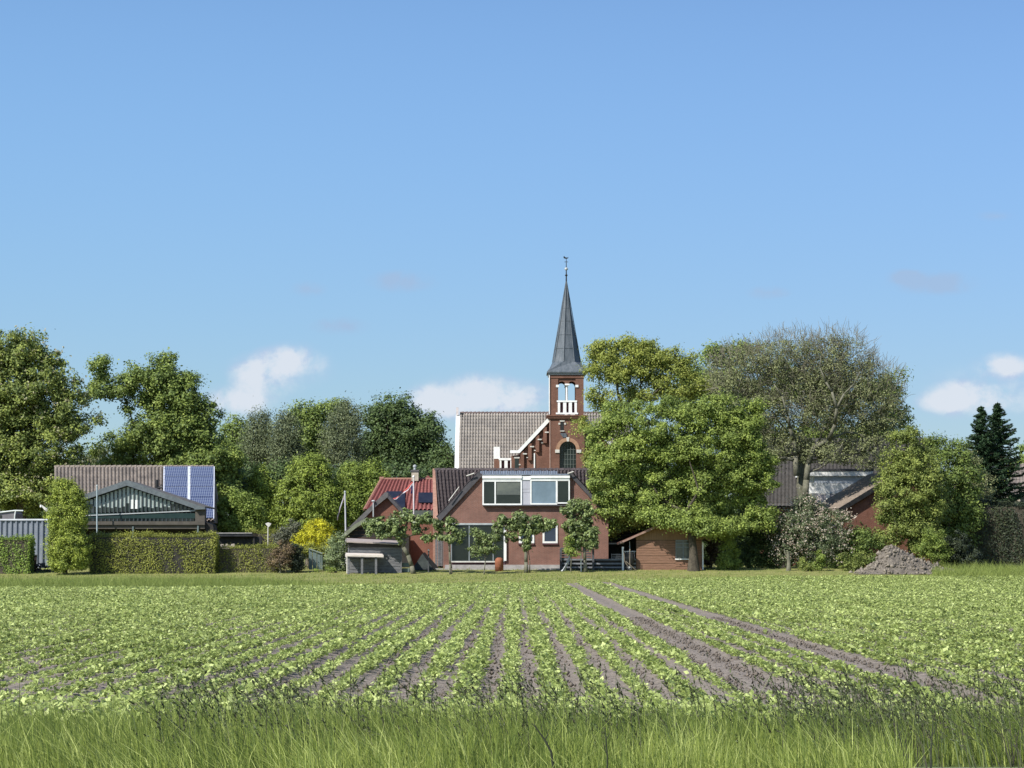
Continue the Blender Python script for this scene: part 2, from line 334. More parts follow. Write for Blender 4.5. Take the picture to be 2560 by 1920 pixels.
def skeleton(base, top, pts, r_tr, tip, rng, seg=1.3, rise=.25, flare=1.5, lean=None):
    """trunk from base to top, then limbs reaching every point of pts; returns tube segments"""
    base, top = np.array(base, float), np.array(top, float); nodes = []; par = []
    k = max(3, int(np.linalg.norm(top-base)/.9))
    for i in range(k+1):
        f = i/k; q = base+(top-base)*f
        if 0 < i < k: q = q+np.append(rng.normal(0, .05, 2), 0)
        nodes.append(q); par.append(i-1)
    ntr = len(nodes); D = [np.linalg.norm(q-base) for q in nodes]
    cap = len(pts)*14+50; NA = np.zeros((cap, 3)); DA = np.full(cap, 1e9); cnt = ntr
    NA[:ntr] = nodes; DA[:ntr] = D; par = list(par)
    order = np.argsort(np.linalg.norm(pts-top, axis=1)); lo = max(1, int(ntr*.55)); DA[:lo] = 1e9
    dd = list(D)
    for i in order:
        p = pts[i]; A = NA[:cnt]; d = np.linalg.norm(A-p, axis=1)
        cost = d+.32*DA[:cnt]+np.maximum(0, A[:, 2]-p[2])*.7
        j = int(np.argmin(cost)); a = NA[j].copy(); L = d[j]; m = max(1, min(12, int(round(L/seg)))); last = j
        side = rng.normal(0, 1, 3)*L*.07
        for s in range(1, m+1):
            f = s/m; q = a+(p-a)*f+np.array([0, 0, -1])*L*rise*f*(1-f)+side*sin(pi*f)
            if s < m: q = q+rng.normal(0, .05*seg, 3)
            NA[cnt] = q; dd.append(dd[last]+np.linalg.norm(q-NA[last])); DA[cnt] = dd[-1]; par.append(last); last = cnt; cnt += 1
    par = np.array(par); w_ = np.zeros(cnt); w_[ntr:] += 0
    leafc = np.ones(cnt); haschild = np.zeros(cnt, bool)
    for i in range(cnt-1, 0, -1):
        if not haschild[i]: w_[i] = 1
        w_[par[i]] += w_[i]; haschild[par[i]] = True
    r = tip*np.maximum(w_, 1)**.46
    r = r*min(1.0, r_tr*1.0/r[ntr-1]) if r[ntr-1] > r_tr else r
    r = np.maximum(r, tip*.8)
    for i in range(ntr):
        f = i/(ntr-1); r[i] = r_tr*(1-.28*f)*(1+(flare-1)*max(0, 1-f*5)**2)
    e = np.arange(1, cnt)
    return NA[par[e]], NA[e], np.minimum(r[par[e]], r[e]*1.6+.01), r[e]
def tubes(p, q, r0, r1, n=5):
    k = len(p); d = nrm(q-p); ref = np.where(np.abs(d[:, 2:3]) > .9, [[1., 0, 0]], [[0, 0, 1.]])
    a = nrm(np.cross(d, ref)); b = np.cross(d, a); an = 2*pi*np.arange(n)/n
    ring = a[:, None]*np.cos(an)[None, :, None]+b[:, None]*np.sin(an)[None, :, None]
    V = np.concatenate([p[:, None]+ring*r0[:, None, None], q[:, None]+ring*r1[:, None, None]], 1).reshape(-1, 3)
    i = np.arange(n); j = (i+1) % n; f = np.stack([i, j, j+n, i+n], -1)
    return V, (f[None]+(np.arange(k)*2*n)[:, None, None]).reshape(-1, 4)
def limbs(name, m, parent, seg, sides=6):
    p, q, r0, r1 = seg; big = r1 > .05; V = []; Q = []; off = 0
    for msk, n in ((big, sides+2), (~big, 4)):
        if msk.any():
            v, f = tubes(p[msk], q[msk], r0[msk], r1[msk], n); V.append(v); Q.append(f+off); off += len(v)
    return meshobj(name, np.concatenate(V), np.concatenate(Q), m, parent, smooth=True)
def foliage(name, m, parent, pts, out, cr, per, leaf, rng, up=.45, flat=.8, droop=None, W=.62, tspread=.30, tbias=0.5, hz=None, rnd=.75, shift=0):
    """leaf clusters: `per` leaves round each clump centre"""
    n = len(pts); k = rng.poisson(per, n); idx = np.repeat(np.arange(n), k); N = len(idx)
    crr = cr*rng.uniform(.6, 1.35, n)
    u = units(N, rng); rad = rng.random(N)**.5*np.where(rng.random(N) < .16, 1.65, 1.0)
    off = u*(rad*crr[idx])[:, None]*np.array([1, 1, flat])
    c = pts[idx]+off
    nn = nrm(u*.55+out[idx]*.35+np.array([0, 0, up])+rng.normal(0, rnd*.6, (N, 3)))
    ct = np.clip(rng.normal(tbias, .17, n)+shift, 0, 1)
    tint = np.clip(ct[idx]+rng.normal(0, tspread*.8, N), 0, 1)
    L = leaf*rng.uniform(.65, 1.3, N)
    V, Q = leafquads(c, nn, L, L*W, rng, tdir=None if droop is None else np.array(droop))
    return meshobj(name, V, Q, m, parent, tint=tint)
def tree(name, label, cat, Y, blobs, base, top, lm, bm=BARK, n=160, cr=.75, per=70, leaf=.2, r=.3, tip=.02, seed=1, dz=.85, group=None,
         inner=.25, shell=(.72, 1.0), extra=None, boughs=None, **kw):
    rng = np.random.default_rng(seed)
    bx, by, bz = P(base[0], 1388, Y); g = float(ter(Y))
    tx, ty, tz = P(top[0], top[1], Y)
    root = T(name, label, cat, (bx, Y, g), group)
    if boughs: pts, out, rad, kw['shift'] = boughpts(blobs, Y, n, rng, dz, *boughs)
    else: pts, out, rad = blobpts(blobs, Y, n, rng, dz, shell, inner)
    sk = skeleton((bx, Y, g-.1), (tx, Y, tz), pts[rng.permutation(len(pts))[:min(len(pts), 260)]], r, tip, rng)
    limbs('trunk', bm, root, sk)
    foliage('crown', lm, root, pts, out, cr, per, leaf, rng, **kw)
    if extra: extra(root, pts, out, rng)
    return root
def hedge(label, px0, px1, pytop, Y, depth, lm, dens=420, leaf=.09, seed=3, bulge=.12, name='hedge', top2=None, cat='hedge', core=None, ragged=.10):
    rng = np.random.default_rng(seed); g = float(ter(Y))
    x0, x1 = X(px0, Y), X(px1, Y); h0 = Z(pytop, Y)-g; h1 = (Z(top2, Y)-g) if top2 else h0
    root = T(name, label, cat, ((x0+x1)/2, Y, g))
    w_, d_ = x1-x0, depth
    A = np.array([w_*h0, w_*h0*.5, d_*h0, d_*h0, w_*d_]); N = int(A.sum()*dens)
    f = rng.choice(5, N, p=A/A.sum()); a, b = rng.random(N), rng.random(N); dd = np.abs(rng.normal(0, .07, N))
    x = np.where(f == 2, 0+dd/w_, np.where(f == 3, 1-dd/w_, a)); y = np.where(f == 0, dd/d_, np.where(f == 1, 1-dd/d_, b)); y = np.where((f == 2) | (f == 3), a, y)
    z = np.where(f == 4, 1-dd/h0, b); z = np.where(f >= 4, z, b)
    nn = np.zeros((N, 3)); nn[f == 0, 1] = -1; nn[f == 1, 1] = 1; nn[f == 2, 0] = -1; nn[f == 3, 0] = 1; nn[f == 4, 2] = 1
    hh = h0+(h1-h0)*x
    lump = .35*np.sin(x*w_*.9+seed*3)+.5+.5*np.sin(x*w_*2.3+seed)*np.sin(y*5+z*3.1+seed*2)+.3*np.sin(x*w_*6.1+z*5)
    # rounded shoulders
    rd = np.clip((z-.86)/.14, 0, 1)**2*.16; yy_ = np.where(f == 0, y*d_+rd, y*d_); 
    c = np.stack([x0+x*w_, Y+yy_, g+z*hh], 1)+nn*(lump*bulge-.06)[:, None]+rng.normal(0, .025, (N, 3))
    c[:, 2] += (f == 4)*(np.abs(rng.normal(0, ragged, N))+.05*np.sin(x*w_*1.7+seed)); c[:, 1] += np.clip((z-.8)/.2, 0, 1)**2*.22*(f == 0); shoots = (f == 4) & (rng.random(N) < .01); c[:, 2] += shoots*rng.uniform(.05, .25, N); c[:, 2] = np.maximum(c[:, 2], g+.02)
    nrmv = nrm(nn*.8+np.array([0, 0, .35])+rng.normal(0, .55, (N, 3)))
    L = leaf*rng.uniform(.6, 1.4, N); V, Q = leafquads(c, nrmv, L, L*.6, rng)
    tint = np.clip(.5+.28*(lump-.5)+rng.normal(0, .22, N), 0, 1)
    meshobj('foliage', V, Q, lm, root, tint=tint)
    MB().box(x0+.12, x1-.12, Y+.12, Y+d_-.12, g, g+min(h0, h1)-.14).build('stems', core or BARKD, root)
    return root
def shrub(label, Y, blobs, lm, n=60, cr=.3, per=60, leaf=.1, seed=4, name='shrub', cat='shrub', stem=.04, dz=.9, bm=BARKD, extra=None, base=None, inner=.35, **kw):
    rng = np.random.default_rng(seed); b0 = min(blobs, key=lambda b: -b[1]); g = float(ter(Y))
    bx = X(base if base else b0[0], Y)
    root = T(name, label, cat, (bx, Y, g))
    pts, out, rad = blobpts(blobs, Y, n, rng, dz, (.6, 1.0), inner); ok = pts[:, 2] > g+.05; pts, out = pts[ok], out[ok]
    top = (bx, Y, g+(pts[:, 2].max()-g)*.3)
    limbs('stems', bm, root, skeleton((bx, Y, g-.05), top, pts[:min(len(pts), 90)], stem*1.6, stem*.22, rng, seg=.5, flare=1.2))
    foliage('crown', lm, root, pts, out, cr, per, leaf, rng, **kw)
    if extra: extra(root, pts, out, rng)
    return root
def blossoms(name, m, frac, size, k=5, spread=.25, minup=-2.):
    def f(root, pts, out, rng):
        s = (rng.random(len(pts)) < frac) & (out[:, 2] > minup)
        c = pts[s]+out[s]*rng.uniform(.3, .9, (s.sum(), 1))*spread*1.6
        c = c.repeat(k, 0)+rng.normal(0, spread, (s.sum()*k, 3)); cl = c.repeat(6, 0)+rng.normal(0, size*.35, (len(c)*6, 3))
        V, Q = leafquads(cl, units(len(cl), rng), size, size*.7, rng)
        meshobj(name, V, Q, m, root, tint=np.clip(rng.normal(.5, .25, len(cl)), 0, 1))
    return f
LM = dict(
    chestnut=leafmat('leaf_chestnut', [(0.094, 0.130, 0.043), (0.202, 0.250, 0.065), (0.336, 0.384, 0.088)], .22),
    oak=leafmat('leaf_oak', [(0.104, 0.147, 0.045), (0.179, 0.242, 0.058), (0.278, 0.340, 0.078)], .22),
    birch=leafmat('leaf_birch', [(0.092, 0.114, 0.062), (0.140, 0.168, 0.084), (0.220, 0.252, 0.120)], .18),
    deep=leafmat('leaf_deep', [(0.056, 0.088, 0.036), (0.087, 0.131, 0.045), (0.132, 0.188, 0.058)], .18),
    bright=leafmat('leaf_bright', [(0.155, 0.207, 0.051), (0.250, 0.323, 0.072), (0.343, 0.427, 0.091)], .35),
    conif=leafmat('leaf_conifer', [(0.120, 0.167, 0.035), (0.207, 0.268, 0.048), (0.298, 0.367, 0.062)], .15),
    maple=leafmat('leaf_maple', [(0.158, 0.211, 0.056), (0.243, 0.310, 0.076), (0.375, 0.452, 0.103)], .32),
    autumn=leafmat('leaf_young_oak', [(0.172, 0.217, 0.053), (0.280, 0.316, 0.072), (0.380, 0.408, 0.089)], .32),
    willow=leafmat('leaf_willow', [(0.126, 0.142, 0.067), (0.202, 0.223, 0.097), (0.306, 0.324, 0.156)], .2),
    cone=leafmat('leaf_lime', [(0.133, 0.165, 0.047), (0.217, 0.264, 0.068), (0.318, 0.363, 0.086)], .28),
    spruce=leafmat('leaf_spruce', [(0.014, 0.035, 0.014), (0.029, 0.060, 0.025), (0.055, 0.102, 0.040)], .05),
    black=leafmat('leaf_black_green', [(0.025, 0.035, 0.026), (0.040, 0.053, 0.030), (0.064, 0.079, 0.035)], .1),
    hedge=leafmat('leaf_hedge', [(0.117, 0.133, 0.032), (0.216, 0.234, 0.046), (0.336, 0.346, 0.062)], .15),
    hedge2=leafmat('leaf_laurel', [(0.095, 0.143, 0.037), (0.200, 0.286, 0.059), (0.359, 0.476, 0.089)], .2),
    cypress=leafmat('leaf_cypress', [(0.111, 0.149, 0.035), (0.255, 0.312, 0.057), (0.420, 0.485, 0.082)], .15),
    yellow=leafmat('leaf_golden', [(0.341, 0.334, 0.022), (0.569, 0.533, 0.031), (0.706, 0.692, 0.063)], .25),
    purple=leafmat('leaf_copper', [(0.077, 0.057, 0.039), (0.156, 0.111, 0.069), (0.254, 0.190, 0.088)], .15),
    grey=leafmat('leaf_grey', [(0.070, 0.079, 0.055), (0.126, 0.133, 0.091), (0.201, 0.210, 0.139)], .15),
    pear=leafmat('leaf_espalier', [(0.096, 0.124, 0.056), (0.180, 0.233, 0.084), (0.309, 0.375, 0.133)], .25, .45, .4),
    pearw=leafmat('leaf_wilted', [(0.151, 0.149, 0.070), (0.247, 0.298, 0.091), (0.356, 0.434, 0.114)], .25, .45, .4),
    sage=leafmat('leaf_sage', [(0.112, 0.149, 0.071), (0.221, 0.275, 0.124), (0.343, 0.411, 0.199)], .2),
    rhodo=leafmat('leaf_blossom_shrub', [(0.056, 0.079, 0.034), (0.112, 0.144, 0.068), (0.200, 0.223, 0.123)], .15),
    cream=leafmat('blossom_cream', [(0.340, 0.330, 0.170), (0.460, 0.430, 0.260), (0.550, 0.500, 0.360)], .3),
    pink=leafmat('blossom_blush', [(0.493, 0.354, 0.278), (0.678, 0.557, 0.455), (0.850, 0.850, 0.734)], .3),
    white=leafmat('blossom_white', [(0.550, 0.550, 0.450), (0.700, 0.700, 0.600), (0.800, 0.800, 0.750)], .3),
    crop=leafmat('leaf_crop', [(0.158, 0.207, 0.044), (0.349, 0.419, 0.122), (0.609, 0.680, 0.263)], .28, .5, .3),
    grassv=leafmat('blade_verge', [(0.086, 0.121, 0.028), (0.165, 0.219, 0.045), (0.285, 0.341, 0.067), (0.543, 0.594, 0.195)], .3),
    grassd=leafmat('blade_seed', [(0.048, 0.040, 0.032), (0.072, 0.082, 0.035), (0.095, 0.131, 0.048)], .1),
    grassl=leafmat('blade_lawn', [(0.112, 0.152, 0.031), (0.225, 0.268, 0.064), (0.383, 0.403, 0.116)], .25),
    grassf=leafmat('blade_far', [(0.113, 0.151, 0.039), (0.177, 0.226, 0.052), (0.282, 0.331, 0.086)], .25),
)
# ---------------------------------------------------------------- ground
def sheet(name, xs, ys, zf, m, lab=None, kind='structure'):
    XX, YY = np.meshgrid(xs, ys); ZZ = zf(XX, YY); V = np.stack([XX, YY, ZZ], -1).reshape(-1, 3)
    idx = np.arange(len(xs)*len(ys)).reshape(len(ys), len(xs))
    Q = np.stack([idx[:-1, :-1], idx[:-1, 1:], idx[1:, 1:], idx[1:, :-1]], -1).reshape(-1, 4)
    o = meshobj(name, V, Q, m, smooth=True); tag(o, lab, kind=kind); return o
LAWN = mat('lawn', (.17, .19, .055), (.25, .24, .085), .9, .95, .9, 12, detail=8)
GRND = mat('meadow', (.05, .085, .02), (.09, .12, .03), .5, .95, .6, 8, detail=8)
SOIL = mat('field_soil', (.275, .232, .192), (.155, .13, .108), 5, .95, 1.0, 16, detail=12)
xs = np.concatenate([[-4000, -800, -200, -90], np.linspace(-60, 60, 49), [90, 200, 800, 4000]])
ys = np.concatenate([[-300, -20, 0], np.linspace(8, 165, 80), [175, 260, 600, 2000, 7000]])
sheet('ground', xs, ys, lambda x, y: ter(y)-.012-.05*(y < 118)*(y > 24), LAWN, 'mown yellowish lawn around the houses beyond the field')
def soilz(x, y):
    r = .016*np.cos((x-.18-.0017*y)*2*pi/.5+pi)
    return ter(y)+r+.01*np.sin(x*7.1+y*3.3)*np.sin(x*2.3-y*5.9)
xs = np.arange(-16, 16, .0833); 
# near part fine, far part coarser
sheet('field_soil', np.arange(-34, 34.01, .125), np.concatenate([np.arange(18.2, 50, .25), np.arange(50, 141, 1.2)]),
      lambda x, y: np.where(y > yedge(x)+.4, ter(y)-.2, soilz(x, y)), SOIL, 'bare grey brown soil of the field between the crop rows')
sheet('verge', np.linspace(-40, 40, 60), np.linspace(-12, 21.6, 40), lambda x, y: np.where(y > 18.6, (21.6-y)/3*.05, .05)+.004, GRND, 'grassy roadside verge in front of the field')
sheet('path', np.linspace(X(2190, 17), 26, 12), np.array([9, 12, 15, 16.6, 17.01]), lambda x, y: np.where(y > 17.0, .058+0*x, .085+0*x), mat('path_concrete', (.80, .79, .76), (.72, .70, .66), 4, .85), 'pale concrete edge of the path at the grass verge')

rng = np.random.default_rng(21)
def vnoise(x, y, cell, seed):
    r = np.random.default_rng(seed).random((257, 257)); u, v = np.asarray(x)/cell+500, np.asarray(y)/cell+500; i, j = np.floor(u).astype(int), np.floor(v).astype(int); f, g = u-i, v-j; f = f*f*(3-2*f); g = g*g*(3-2*g); i %= 256; j %= 256
    return (r[i, j]*(1-f)+r[i+1, j]*f)*(1-g)+(r[i, j+1]*(1-f)+r[i+1, j+1]*f)*g
# -------- crop: rows of young leafy plants
def crop():
    rw = .5; N = 225000
    Y0, Y1 = 18.9, 141.
    Y = Y0+(Y1-Y0)*np.sqrt(rng.random(N)*(1-(Y0/Y1)**2)+(Y0/Y1)**2) if False else np.sqrt(rng.random(N)*(Y1**2-Y0**2)+Y0**2)
    half = .235*Y+5; k = np.round(rng.uniform(-1, 1, N)*half/rw)
    miss = np.isin(k, [6, 10])                     # wheel tracks
    x0 = k*rw-.07+.0017*Y
    stray = miss & (rng.random(N) < .012); ok = (~miss | stray)
    prob = np.where(Y < 60, 1, 1.0); ok &= rng.random(N) < prob
    # thin patches and lush patches along the rows
    lush = .5+.5*np.sin(Y*.21+k*1.7)*np.sin(Y*.083-k*.9+1)
    gap = (np.sin(Y*1.3+k*12.9)*np.sin(Y*.47+k*7.3) > .80); ok &= ~(gap & (rng.random(N) < .7))
    Y, k, x0, lush = Y[ok], k[ok], x0[ok], lush[ok]
    far = np.clip((Y-24)/70, 0, 1)
    x = x0+rng.normal(0, 1, len(Y))*(.033+.022*lush+.05*far+.03*far*(np.abs(x0) > 9)); dm = np.minimum(np.abs(x-.0017*Y-2.97), np.abs(x-.0017*Y-4.97)); dead = (dm < .41) & (rng.random(len(Y)) > .015)
    ok = ~dead & (Y < yedge(x)+rng.normal(0, .5, len(Y))); Y, x, lush, far = Y[ok], x[ok], lush[ok], far[ok]
    n = len(Y); per = np.where(Y < 45, 18, np.where(Y < 80, 10, 6)); idx = np.repeat(np.arange(n), per); K = len(idx)
    a = rng.uniform(0, 2*pi, K); sc = (.8+.55*lush)[idx]*rng.uniform(.75, 1.25, n)[idx]; rr = rng.uniform(.015, .085, K)*sc
    grow = (1+.55*far)[idx]
    L = rng.gamma(7, .0057, K)*sc*grow; up = rng.uniform(.1, .9, K)
    c = np.stack([x[idx]+np.cos(a)*rr, Y[idx]+np.sin(a)*rr, ter(Y[idx])+.02+rng.uniform(.012, .085, K)*sc+.02*far[idx]], 1)
    c[:, 2] += (1-rr/.1)*.02
    out = np.stack([np.cos(a), np.sin(a), 0*a], 1)
    nn = nrm(np.array([0, 0, 1.])+out*(-.15-.5*up)[:, None]+rng.normal(0, .62, (K, 3)))
    td = out+np.array([0, 0, 1.])*(up*.9-.3)[:, None]
    V, Q = leafquads(c, nn, L, L*.66, rng, tdir=td, tw=.25)
    tint = np.clip(.38+.22*(vnoise(x, Y, 3.0, 5)[idx]-.5)+.14*rng.normal(0, 1, n)[idx]+rng.normal(0, .27, K), 0, 1)
    o = meshobj('crop_plants', V, Q, LM['crop'], tint=tint); tag(o, 'rows of low light green crop plants covering the field', kind='stuff'); print('crop', K)
crop()
# -------- clods of soil in the furrows
def clods():
    n = 15000; Y = np.sqrt(rng.random(n)*(60**2-19**2)+19**2); half = .235*Y+1
    x = np.round(rng.uniform(-1, 1, n)*half/.5)*.5+.18+.0017*Y+rng.normal(0, .06, n)
    wide = rng.random(n) < .35; x = np.where(wide, np.where(rng.random(n) < .5, 2.97, 4.97)+.0017*Y+rng.normal(0, .2, n), x)
    r = rng.gamma(2.0, .0055, n)+.004; base = np.array([(1,0,0),(0,1,0),(-1,0,0),(0,-1,0),(0,0,1),(0,0,-1)], float)
    V = np.stack([x, Y, ter(Y)+r*.5-.005], 1)[:, None]+base[None]*r[:, None, None]*rng.uniform(.6, 1.25, (n, 6, 1))
    f = np.array([(0,1,4),(1,2,4),(2,3,4),(3,0,4),(1,0,5),(2,1,5),(3,2,5),(0,3,5)])
    Q = (f[None]+(np.arange(n)*6)[:, None, None]).reshape(-1, 3)
    o = meshobj('soil_clods', V.reshape(-1, 3), Q, mat('clod', (.20, .168, .138), (.11, .092, .075), 9, .95, .6, 40)); tag(o, 'small crumbly clods of dark soil in the furrows', kind='stuff')
clods()
def blades(x, y, z, h, wd, lean, rng, curl=.35):
    n = len(x); a = rng.uniform(0, 2*pi, n); la = rng.normal(0, 1, n)*.9
    dx = lean*(.35+np.cos(la)); dy = lean*np.sin(la)*.8
    side = np.stack([np.cos(a), np.sin(a)*.6, 0*a], 1)*wd[:, None]*.5
    b = np.stack([x, y, z], 1); d1 = np.stack([dx*h*.28, dy*h*.28, h*.52], 1); d2 = np.stack([dx*h*(1.0+curl), dy*h*(1.0+curl), h*(1-.25*np.abs(lean))], 1)
    m_ = b+d1; t = b+d2
    V = np.stack([b-side, b+side, m_+side*.8, m_-side*.8, t+side*.12, t-side*.12], 1).reshape(-1, 3)
    f = np.array([(0,1,2,3),(3,2,4,5)]); return V, (f[None]+(np.arange(n)*6)[:, None, None]).reshape(-1, 4)
def verge_grass():
    n = 190000; y = np.where(rng.random(n) < .74, rng.uniform(15.2, 19.6, n), 19.6+3.8*rng.beta(1, 2.0, n)); x = rng.uniform(-1, 1, n)*(.235*y+3.5)
    cl = .6*vnoise(x, y, .42, 7)+.4*vnoise(x, y, .15, 8); dk = vnoise(x, y*.6, 1.1, 9)
    pth = (y < 17.12) & (x > X(2180, 17)); keep = ~pth & (rng.random(n) < .25+1.1*cl); x, y, cl, dk = x[keep], y[keep], cl[keep], dk[keep]; n = len(x)
    h = rng.gamma(7, .031, n)*(.40+1.2*cl)*np.interp(y, [15, 18.6, 19.8, 21.0, 22.8], [1, 1, .9, .75, .6]); wd = rng.uniform(.004, .009, n)
    V, Q = blades(x, y, .05*(y < 18.6)+np.where(y > 18.6, (21.6-y)/3*.05, 0), h, wd, np.clip(-.20+.6*(vnoise(x, y, .6, 12)-.5)+rng.normal(0, .20, n), -.9, .6), rng, curl=.15)
    t = np.clip(.53-.24*np.clip((y-16.6)/3, 0, 1)+.3*(cl-.5)-.55*(dk-.5)-.22*np.clip((x+.3)/3, 0, 1)+rng.normal(0, .30, n), 0, 1); t = np.where(rng.random(n) < .014, .95, t)
    o = meshobj('verge_grass', V, Q, LM['grassv'], tint=np.repeat(t, 2)); tag(o, 'tall green grass blades leaning along the near verge', kind='stuff')
    # seed heads on dark stems
    n = 4200; y = rng.uniform(16.3, 20.7, n); x = rng.uniform(-1, 1, n)*(.235*y+3.5); cl = np.sin(x*1.9+2)*np.sin(x*.61)
    k = rng.random(n) < .5+.5*cl+.25*np.clip(x/3, -1, 1); x, y = x[k], y[k]; n = len(x)
    h = rng.uniform(.34, .74, n)*np.interp(y, [17, 21], [.95, 1.0]); le = np.clip(rng.normal(-.28, .22, n), -.8, .35)
    V, Q = blades(x, y, .03+0*x, h, np.full(n, .0075), le, rng, curl=.1)
    tips = V.reshape(n, 6, 3)[:, 4:].mean(1); mids = V.reshape(n, 6, 3)[:, 2:4].mean(1); dr = nrm(tips-mids)
    hl = rng.uniform(.08, .17, n); m_ = 12; f = rng.random((n, m_)); c = tips[:, None]-dr[:, None]*(f*hl[:, None])[:, :, None]+rng.normal(0, .003, (n, m_, 3))
    Vh, Qh = leafquads(c.reshape(-1, 3), units(n*m_, rng), .034, .011, rng, tdir=dr.repeat(m_, 0)*3, tw=.7)
    V = np.concatenate([V, Vh]); Q = np.concatenate([Q, Qh+n*6])
    o = meshobj('seed_grass', V, Q, LM['grassd'], tint=rng.random(len(Q))); tag(o, 'dark purplish seed heads standing above the verge grass', kind='stuff')
verge_grass()
# broad-leaved weeds where the crop meets the verge
def edge_weeds():
    n = 3300; y = rng.uniform(20.0, 22.6, n); x = rng.uniform(-1, 1, n)*(.235*y+3.5); h = rng.uniform(.04, .26, n)
    c = np.stack([x, y, .02+h], 1).repeat(4, 0)+rng.normal(0, .03, (n*4, 3)); nn = nrm(np.array([0, -.2, 1.])+rng.normal(0, .5, (n*4, 3)))
    L = rng.uniform(.04, .09, n*4); V, Q = leafquads(c, nn, L, L*.6, rng)
    o = meshobj('edge_weeds', V, Q, LM['crop'], tint=np.clip(rng.normal(.5, .25, n*4), 0, 1)); tag(o, 'leafy weeds mixed into the grass at the near field edge', kind='stuff')
edge_weeds()
# big dark dry stems close by, each a plant of its own
def stem(lab, pts, Y, r0):
    pts = [P(a, b, Y) for a, b in pts]; root = T('dry_stem', lab, 'plant stem', (pts[0][0], Y, .02), 'dark dry stems in the near grass')
    pts[0] = (pts[0][0], Y, .02); mb = MB(); n = len(pts); mb.path(pts, [r0*(1-.75*i/(n-1)) for i in range(n)], 7); mb.build('stalk', mat('dry_stem', (.022, .026, .016), (.04, .045, .025), 9, .8), root)
    mb = MB()
    for i in range(1, n-1):
        p = Vector(pts[i]); s = -1 if i % 2 else 1; mb.path([p, p+Vector((s*.02, 0, .035)), p+Vector((s*.026, 0, .075))], [r0*.45, r0*.35, r0*.12], 5)
    mb.split('side_shoot', MATS['dry_stem'], root, 2)
stem('dark leaning dry stem with a hooked tip in the middle of the grass', [(1393, 1925), (1378, 1880), (1362, 1850), (1345, 1826), (1330, 1808)], 15.3, .010)
stem('thin dark upright dry stem right of the leaning one in the grass', [(1519, 1925), (1518, 1885), (1515, 1850), (1512, 1815)], 15.3, .007)
stem('tallest dark forked dry stem at the right end above the pale path edge', [(2326, 1918), (2327, 1880), (2330, 1840), (2333, 1795)], 15.5, .009)
stem('slender dark dry stem left of the forked one near the path edge', [(2262, 1921), (2258, 1880), (2248, 1838), (2242, 1800)], 15.5, .006)
# far grass: tall strip on the left, tufts on the lawn, strip on the right
def far_grass():
    n = 56000; y = rng.uniform(106, 133, n); x = X(rng.uniform(-250, 880, n), y)
    e = np.interp(x+2.5*vnoise(x, y, 2.5, 31), [-40, -14, -7], [1, 1, 0]); keep = (y > yedge(x)-.2) & (rng.random(n) < e*1.2) & (y < yedge(x)+8+14*e); x, y = x[keep], y[keep]
    cl = .5+.5*np.sin(x*1.1)*np.sin(y*.8+x*.4); n = len(x); h = rng.gamma(8, .036, n)*(.5+.8*cl); wd = rng.uniform(.012, .028, n)
    V, Q = blades(x, y, ter(y), h, wd, rng.normal(-.1, .3, n), rng)
    n2 = 9000; y2 = rng.uniform(138, 150, n2); x2 = X(rng.uniform(2330, 2750, n2), y2); h2 = rng.gamma(8, .05, n2)*np.interp(x2, [20, 26], [.25, 1.1])
    k = x2 > 25.5; x2, y2, h2 = x2[k], y2[k], h2[k]; V2, Q2 = blades(x2, y2, ter(y2), h2, rng.uniform(.015, .03, len(x2)), rng.normal(-.1, .3, len(x2)), rng)
    t = np.clip(np.r_[.30+.3*cl, np.full(len(x2), .65)]+rng.normal(0, .2, n+len(x2)), 0, 1)
    o = meshobj('tall_grass', np.concatenate([V, V2]), np.concatenate([Q, Q2+len(V)]), LM['grassf'], tint=np.repeat(t, 2)); tag(o, 'unmown taller grass along the far edge of the field', kind='stuff')
    n = 60000; y = rng.uniform(108, 152, n); x = rng.uniform(-1, 1, n)*(.235*y+1.5); k = (y > yedge(x)-.5); x, y = x[k], y[k]; n = len(x)
    V, Q = blades(x, y, ter(y), rng.gamma(4, .014, n), rng.uniform(.02, .05, n), rng.normal(-.1, .4, n), rng)
    cl = .5+.5*np.sin(x*.8+y*.5)*np.sin(y*1.1-x*.3)
    o = meshobj('lawn_grass', V, Q, LM['grassl'], tint=np.repeat(np.clip(.2+.5*cl+rng.normal(0, .2, n), 0, 1), 2)); tag(o, 'short mown grass blades of the lawn', kind='stuff')
far_grass()
